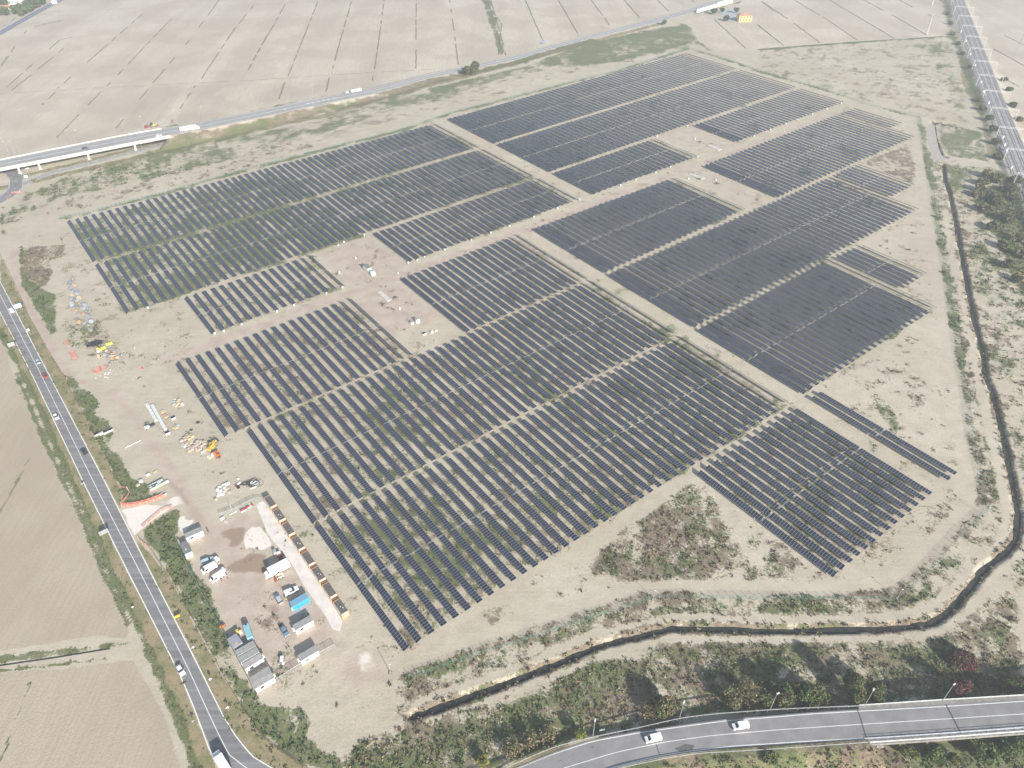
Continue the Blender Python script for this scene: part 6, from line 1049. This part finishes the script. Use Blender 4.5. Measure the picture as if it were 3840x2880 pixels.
o = sign('wide dark backed road sign on two posts beside the left road', 'i',860,1318,'rect',MATS['sign_back'],3.2,2.0,2.2,RY+math.pi,True,name='direction_sign'); mb = MB(); [mb.box((0,.03,1.6+.5*k),(3.2,.05,.08),M_GALV) for k in range(3)]; mb.obj('brace', o)
o = sign('grey backed sign with a concrete foot on the far left verge', 'e',92,1310,'rect',MATS['sign_back'],3.0,2.2,2.3,RY+math.pi,True,name='direction_sign'); sign('white sign beside the roundabout under the viaduct', 'a',215,1465,'rect',PAINT['white'],2.2,1.8,1.8,.3); sign('small white sign beside the lower compound road', 'm',1098,322,'rect',PAINT['white'],.6,.6,.8,RY)
sign('small white and green sign by the far highway', 'c',285,372,'rect',M_GALV,.5,.5,7,0,group=None,name='sign_mast'); sign('blue backed sign panel near the far highway', 'c',307,348,'rect',PAINT['blue'],4,2.6,2.2,.3,True,name='direction_sign')
sign('round light reflector on the lower verge, left of the parked vans', 'o',790,1345,'rect',M_PBL,1.6,1.6,1.0,.2,True)
# highway lamps
for i, (t_, bx, by, hh) in enumerate((('a',82,1290,11),('a',138,1290,11),('a',670,1195,11),('a',590,1200,11),('a',1042,1100,11),('a',1200,1080,11),('a',1472,1025,11),('a',1692,985,10),('a',1870,948,10),('b',500,800,10),('b',600,785,10),('a',1190,1270,9),('a',735,1370,9),('a',262,1495,9),('b',275,985,8),('c',285,400,10),('c',1330,110,12),('c',1188,152,6))):
    g0 = onhw(t_, bx, by) if not (bx, by) in ((1190,1270),(735,1370),(262,1495),(275,985)) else at(t_, bx, by); o = thing('lamp_post', '%s tall lamp post from the left along the far highway' % ordw(1+sorted([82,138,670,590,1042,1200,1472,1692,1870,2712,2812,1190,735,262,2487,4585,5630,5488]).index(bx+{'a':0,'b':2212,'c':4300}[t_])), 'lamp post', g0, 0, 'lamp posts of the far highway') if False else thing('lamp_post', 'tall thin lamp post along the far highway', 'lamp post', g0, 0, 'lamp posts of the far highway')
    mb = MB(); mb.tube([(0,0,0),(0,0,hh*.9),(.4,-.8,hh),(.6,-1.6,hh+.1)], [.10,.08,.06,.05], M_GALV, 5); mb.obj('pole', o); MB().box((.6,-1.8,hh+.1),(.5,1.1,.2),M_WHITE).obj('lamp_head', o)
# catenary portals along the railway
Lr = resample([(*q, 1.6) for q in RAIL], 400); d0 = np.hypot(Lr[:,0], Lr[:,1]); step = 44.0; acc = 0; last = Lr[0]; i = 0
for q, qn in zip(Lr[:-1], Lr[1:]):
    acc += float(np.linalg.norm(qn[:2]-q[:2]))
    if acc < step or q[1] > 1120 or q[1] < 430: continue
    acc = 0; i += 1; yaw = math.atan2(qn[1]-q[1], qn[0]-q[0])+math.pi/2; o = thing('catenary_portal', '%s steel overhead line portal from the top across the railway' % ordw(i), 'portal', (q[0],q[1],1.6), yaw, 'overhead line portals across the railway')
    for s in (-9.6, 9.6): mb = MB(); mb.tube([(s,0,0),(s,0,8.6)], .15, M_WHITE, 5); mb.tube([(s,0,0),(s+math.copysign(.7,s),0,4),(s,0,8)], .07, M_GALV, 4); mb.obj('post', o)
    mb = MB(); mb.tube([(-9.8,-.2,8.0),(9.8,-.2,8.0)], .11, M_WHITE, 4); mb.tube([(-9.8,.2,8.7),(9.8,.2,8.7)], .11, M_WHITE, 4); [mb.tube([(x,-.2,8.0),(x+.9,.2,8.7)], .04, M_GALV, 3) for x in np.arange(-9.4,9,1.2)]; mb.obj('beam', o)
for s in (-6.8,-2.4,2.4,6.8):
    mb = MB(); p_ = offs(Lr, s)[60:360:4]; mb.tube([(x,y,z+5.6) for x, y, z in p_], .035, M_GALV, 3); mb.tube([(x,y,z+6.8) for x, y, z in p_], .035, M_GALV, 3); tag(mb.obj('contact_wire'), {-6.8:'overhead wires above the railway track nearest the ditch',-2.4:'overhead wires above the second railway track',2.4:'overhead wires above the third railway track',6.8:'overhead wires above the outermost railway track'}[s], 'overhead wire', 'overhead wires of the railway')
for j, (x, y) in enumerate(((1685,270),(1725,350),(1760,460),(1800,550),(1850,690),(1870,770),(1912,862),(2030,1150),(2045,1210),(2060,1255),(2100,1400))):
    loc, yaw = place('d', x, y, .6, z=1.2); o = thing('trackside_cabinet', '%s pale trackside cabinet from the top along the ditch side of the railway' % ordw(j+1), 'cabinet', (loc[0],loc[1],gz(loc[0],loc[1])), yaw, 'trackside cabinets'); MB().box((0,0,.9),(2.0,1.2,1.7),M_WHITE).obj('housing', o); MB().box((0,0,1.8),(2.2,1.4,.12),M_RG).obj('roof', o)
# pylons
def pylon(label, t, bx, by, hh, lattice=False):
    g0 = at(t, bx, by); o = thing('pylon', label, 'pylon', g0, .3, 'power line poles in the far fields')
    if not lattice: mb = MB(); mb.tube([(0,0,0),(0,0,hh)], [.75,.3], M_CONCW, 8); mb.obj('mast', o)
    else:
        mb = MB()
        for sx in (-1,1):
            for sy in (-1,1): mb.tube([(sx*1.6,sy*1.6,0),(sx*.25,sy*.25,hh)], .12, M_GALV, 4)
        for k in range(7): z = hh*k/7; w_ = 1.6-1.35*k/7; z2 = hh*(k+1)/7; w2 = 1.6-1.35*(k+1)/7; [mb.tube([(sx*w_,-w_*sx,z),(-sx*w2,-w2*sx,z2)], .06, M_GALV, 3) for sx in (-1,1)]; mb.tube([(-w_,w_,z),(w2,w2,z2)], .06, M_GALV, 3)
        mb.obj('lattice_mast', o)
    MB().box((0,0,hh-.8),(3.6,.25,.25),M_GALV).obj('cross_arm', o)
pylon('tall pale tapering pole at the corner of the upper right field', 'd',1404,285,21); pylon('grey lattice pylon in the field right of the railway', 'd',2142,462,20,True); pylon('pale pole at the top edge left of the railway', 'd',1448,40,12)
# far buildings
def house(label, t, x, y, d, wallm, roofm, yaw, rows=(2,5), zc=3, name='house', group='far houses at the top left'):
    loc, _ = place(t, x, y, None, z=zc); o = thing(name, label, 'building', loc, yaw, group); L_, W_, H_ = d; MB().box((0,0,H_/2),(L_,W_,H_),wallm).obj('walls', o)
    mb = MB(); rh = W_*.22; mb.add([(-L_/2-.4,-W_/2-.4,H_+.01),(L_/2+.4,-W_/2-.4,H_+.01),(L_/2+.4,W_/2+.4,H_+.01),(-L_/2-.4,W_/2+.4,H_+.01),(-L_/2+W_*.4,0,H_+rh),(L_/2-W_*.4,0,H_+rh)], [(0,1,5,4),(1,2,5),(2,3,4,5),(3,0,4),(3,2,1,0)], roofm); mb.obj('roof', o)
    for r_ in range(rows[0]):
        for c_ in range(rows[1]): MB().box((-L_/2+L_*(c_+.5)/rows[1],-W_/2-.02,H_*(r_+.55)/rows[0]),(1.3,.08,1.5),M_GLS).obj('window', o)
    return o
M_RT = mat('roof_tile_red', (.50,.26,.19), .85, .15, .5); M_WW = mat('plaster_white', (.74,.72,.68), .8, .04, .2); M_WY = mat('plaster_yellow', (.70,.52,.24), .8, .05, .3)
house('white apartment block at the top left with rows of dark windows', 'a',130,15,(26,12,11),M_WW,M_RT,-.15,(3,7),5); house('low white house with a red roof below the apartment block', 'a',50,70,(18,10,4.5),M_WW,M_RT,-.1,(1,5),3); house('small white house with a red roof at the left edge', 'a',5,85,(9,9,4.5),M_WW,M_RT,.2,(1,2),3); house('pale house with a reddish roof right of the apartment block', 'a',235,15,(14,9,5),M_WW,M_RT,.1,(1,3),3); house('small white kiosk beside the far road at the top', 'a',448,15,(6,4,3),M_WW,M_WW,.5,(1,1),2,group=None)
house('yellow house with a red roof at the corner of the grey yard', 'c',1970,142,(15,9,6.5),M_WY,M_RT,.12,(2,4),4,group=None)
mb = MB(); mb.poly(P('c 1755,105 1830,80 1880,75 1960,110 2035,165 1845,180'), -.1, .06, mat('yard_asphalt_pale', (.42,.43,.42), .9, .08, .3)); strct(mb.obj('yard_paving'))
mb = MB(); mb.poly(P('a -100,118 200,100 250,108 200,120 -100,128'), -.1, .06, MATS['yard_asphalt_pale']); strct(mb.obj('village_road'))
a = at('c',1575,108); b = at('c',1872,18); yw = math.atan2(b[1]-a[1], b[0]-a[0]); L_ = math.dist(a, b); o = thing('noise_barrier', 'long white wall along the far highway at the top', 'wall', a, yw); MB().box((L_*.27,0,1.9),(L_*.54,.5,3.8),PAINT['white']).obj('wall_section', o); MB().box((L_*.775,0,2.3),(L_*.44,.5,4.6),PAINT['white']).obj('wall_section', o)
# ================= HAZE =================
hz = MB(); hz.box((0, 2350, 107.5), (5990*1.02, 5360, 223.5), mat('haze_air', (1,1,1))); ho = hz.obj('haze'); ho['kind'] = 'stuff'; ho['label'] = 'pale autumn haze over the plain'; ho['category'] = 'haze'
hm = bpy.data.materials.new('haze_volume'); hm.use_nodes = True; hn_ = hm.node_tree.nodes; hn_.clear(); vo = hn_.new('ShaderNodeVolumePrincipled'); ou = hn_.new('ShaderNodeOutputMaterial')
vo.inputs['Color'].default_value = (.86, .93, 1.0, 1); vo.inputs['Density'].default_value = 0.00036; vo.inputs['Anisotropy'].default_value = 0.15
hm.node_tree.links.new(vo.outputs[0], ou.inputs['Volume']); ho.data.materials.clear(); ho.data.materials.append(hm)
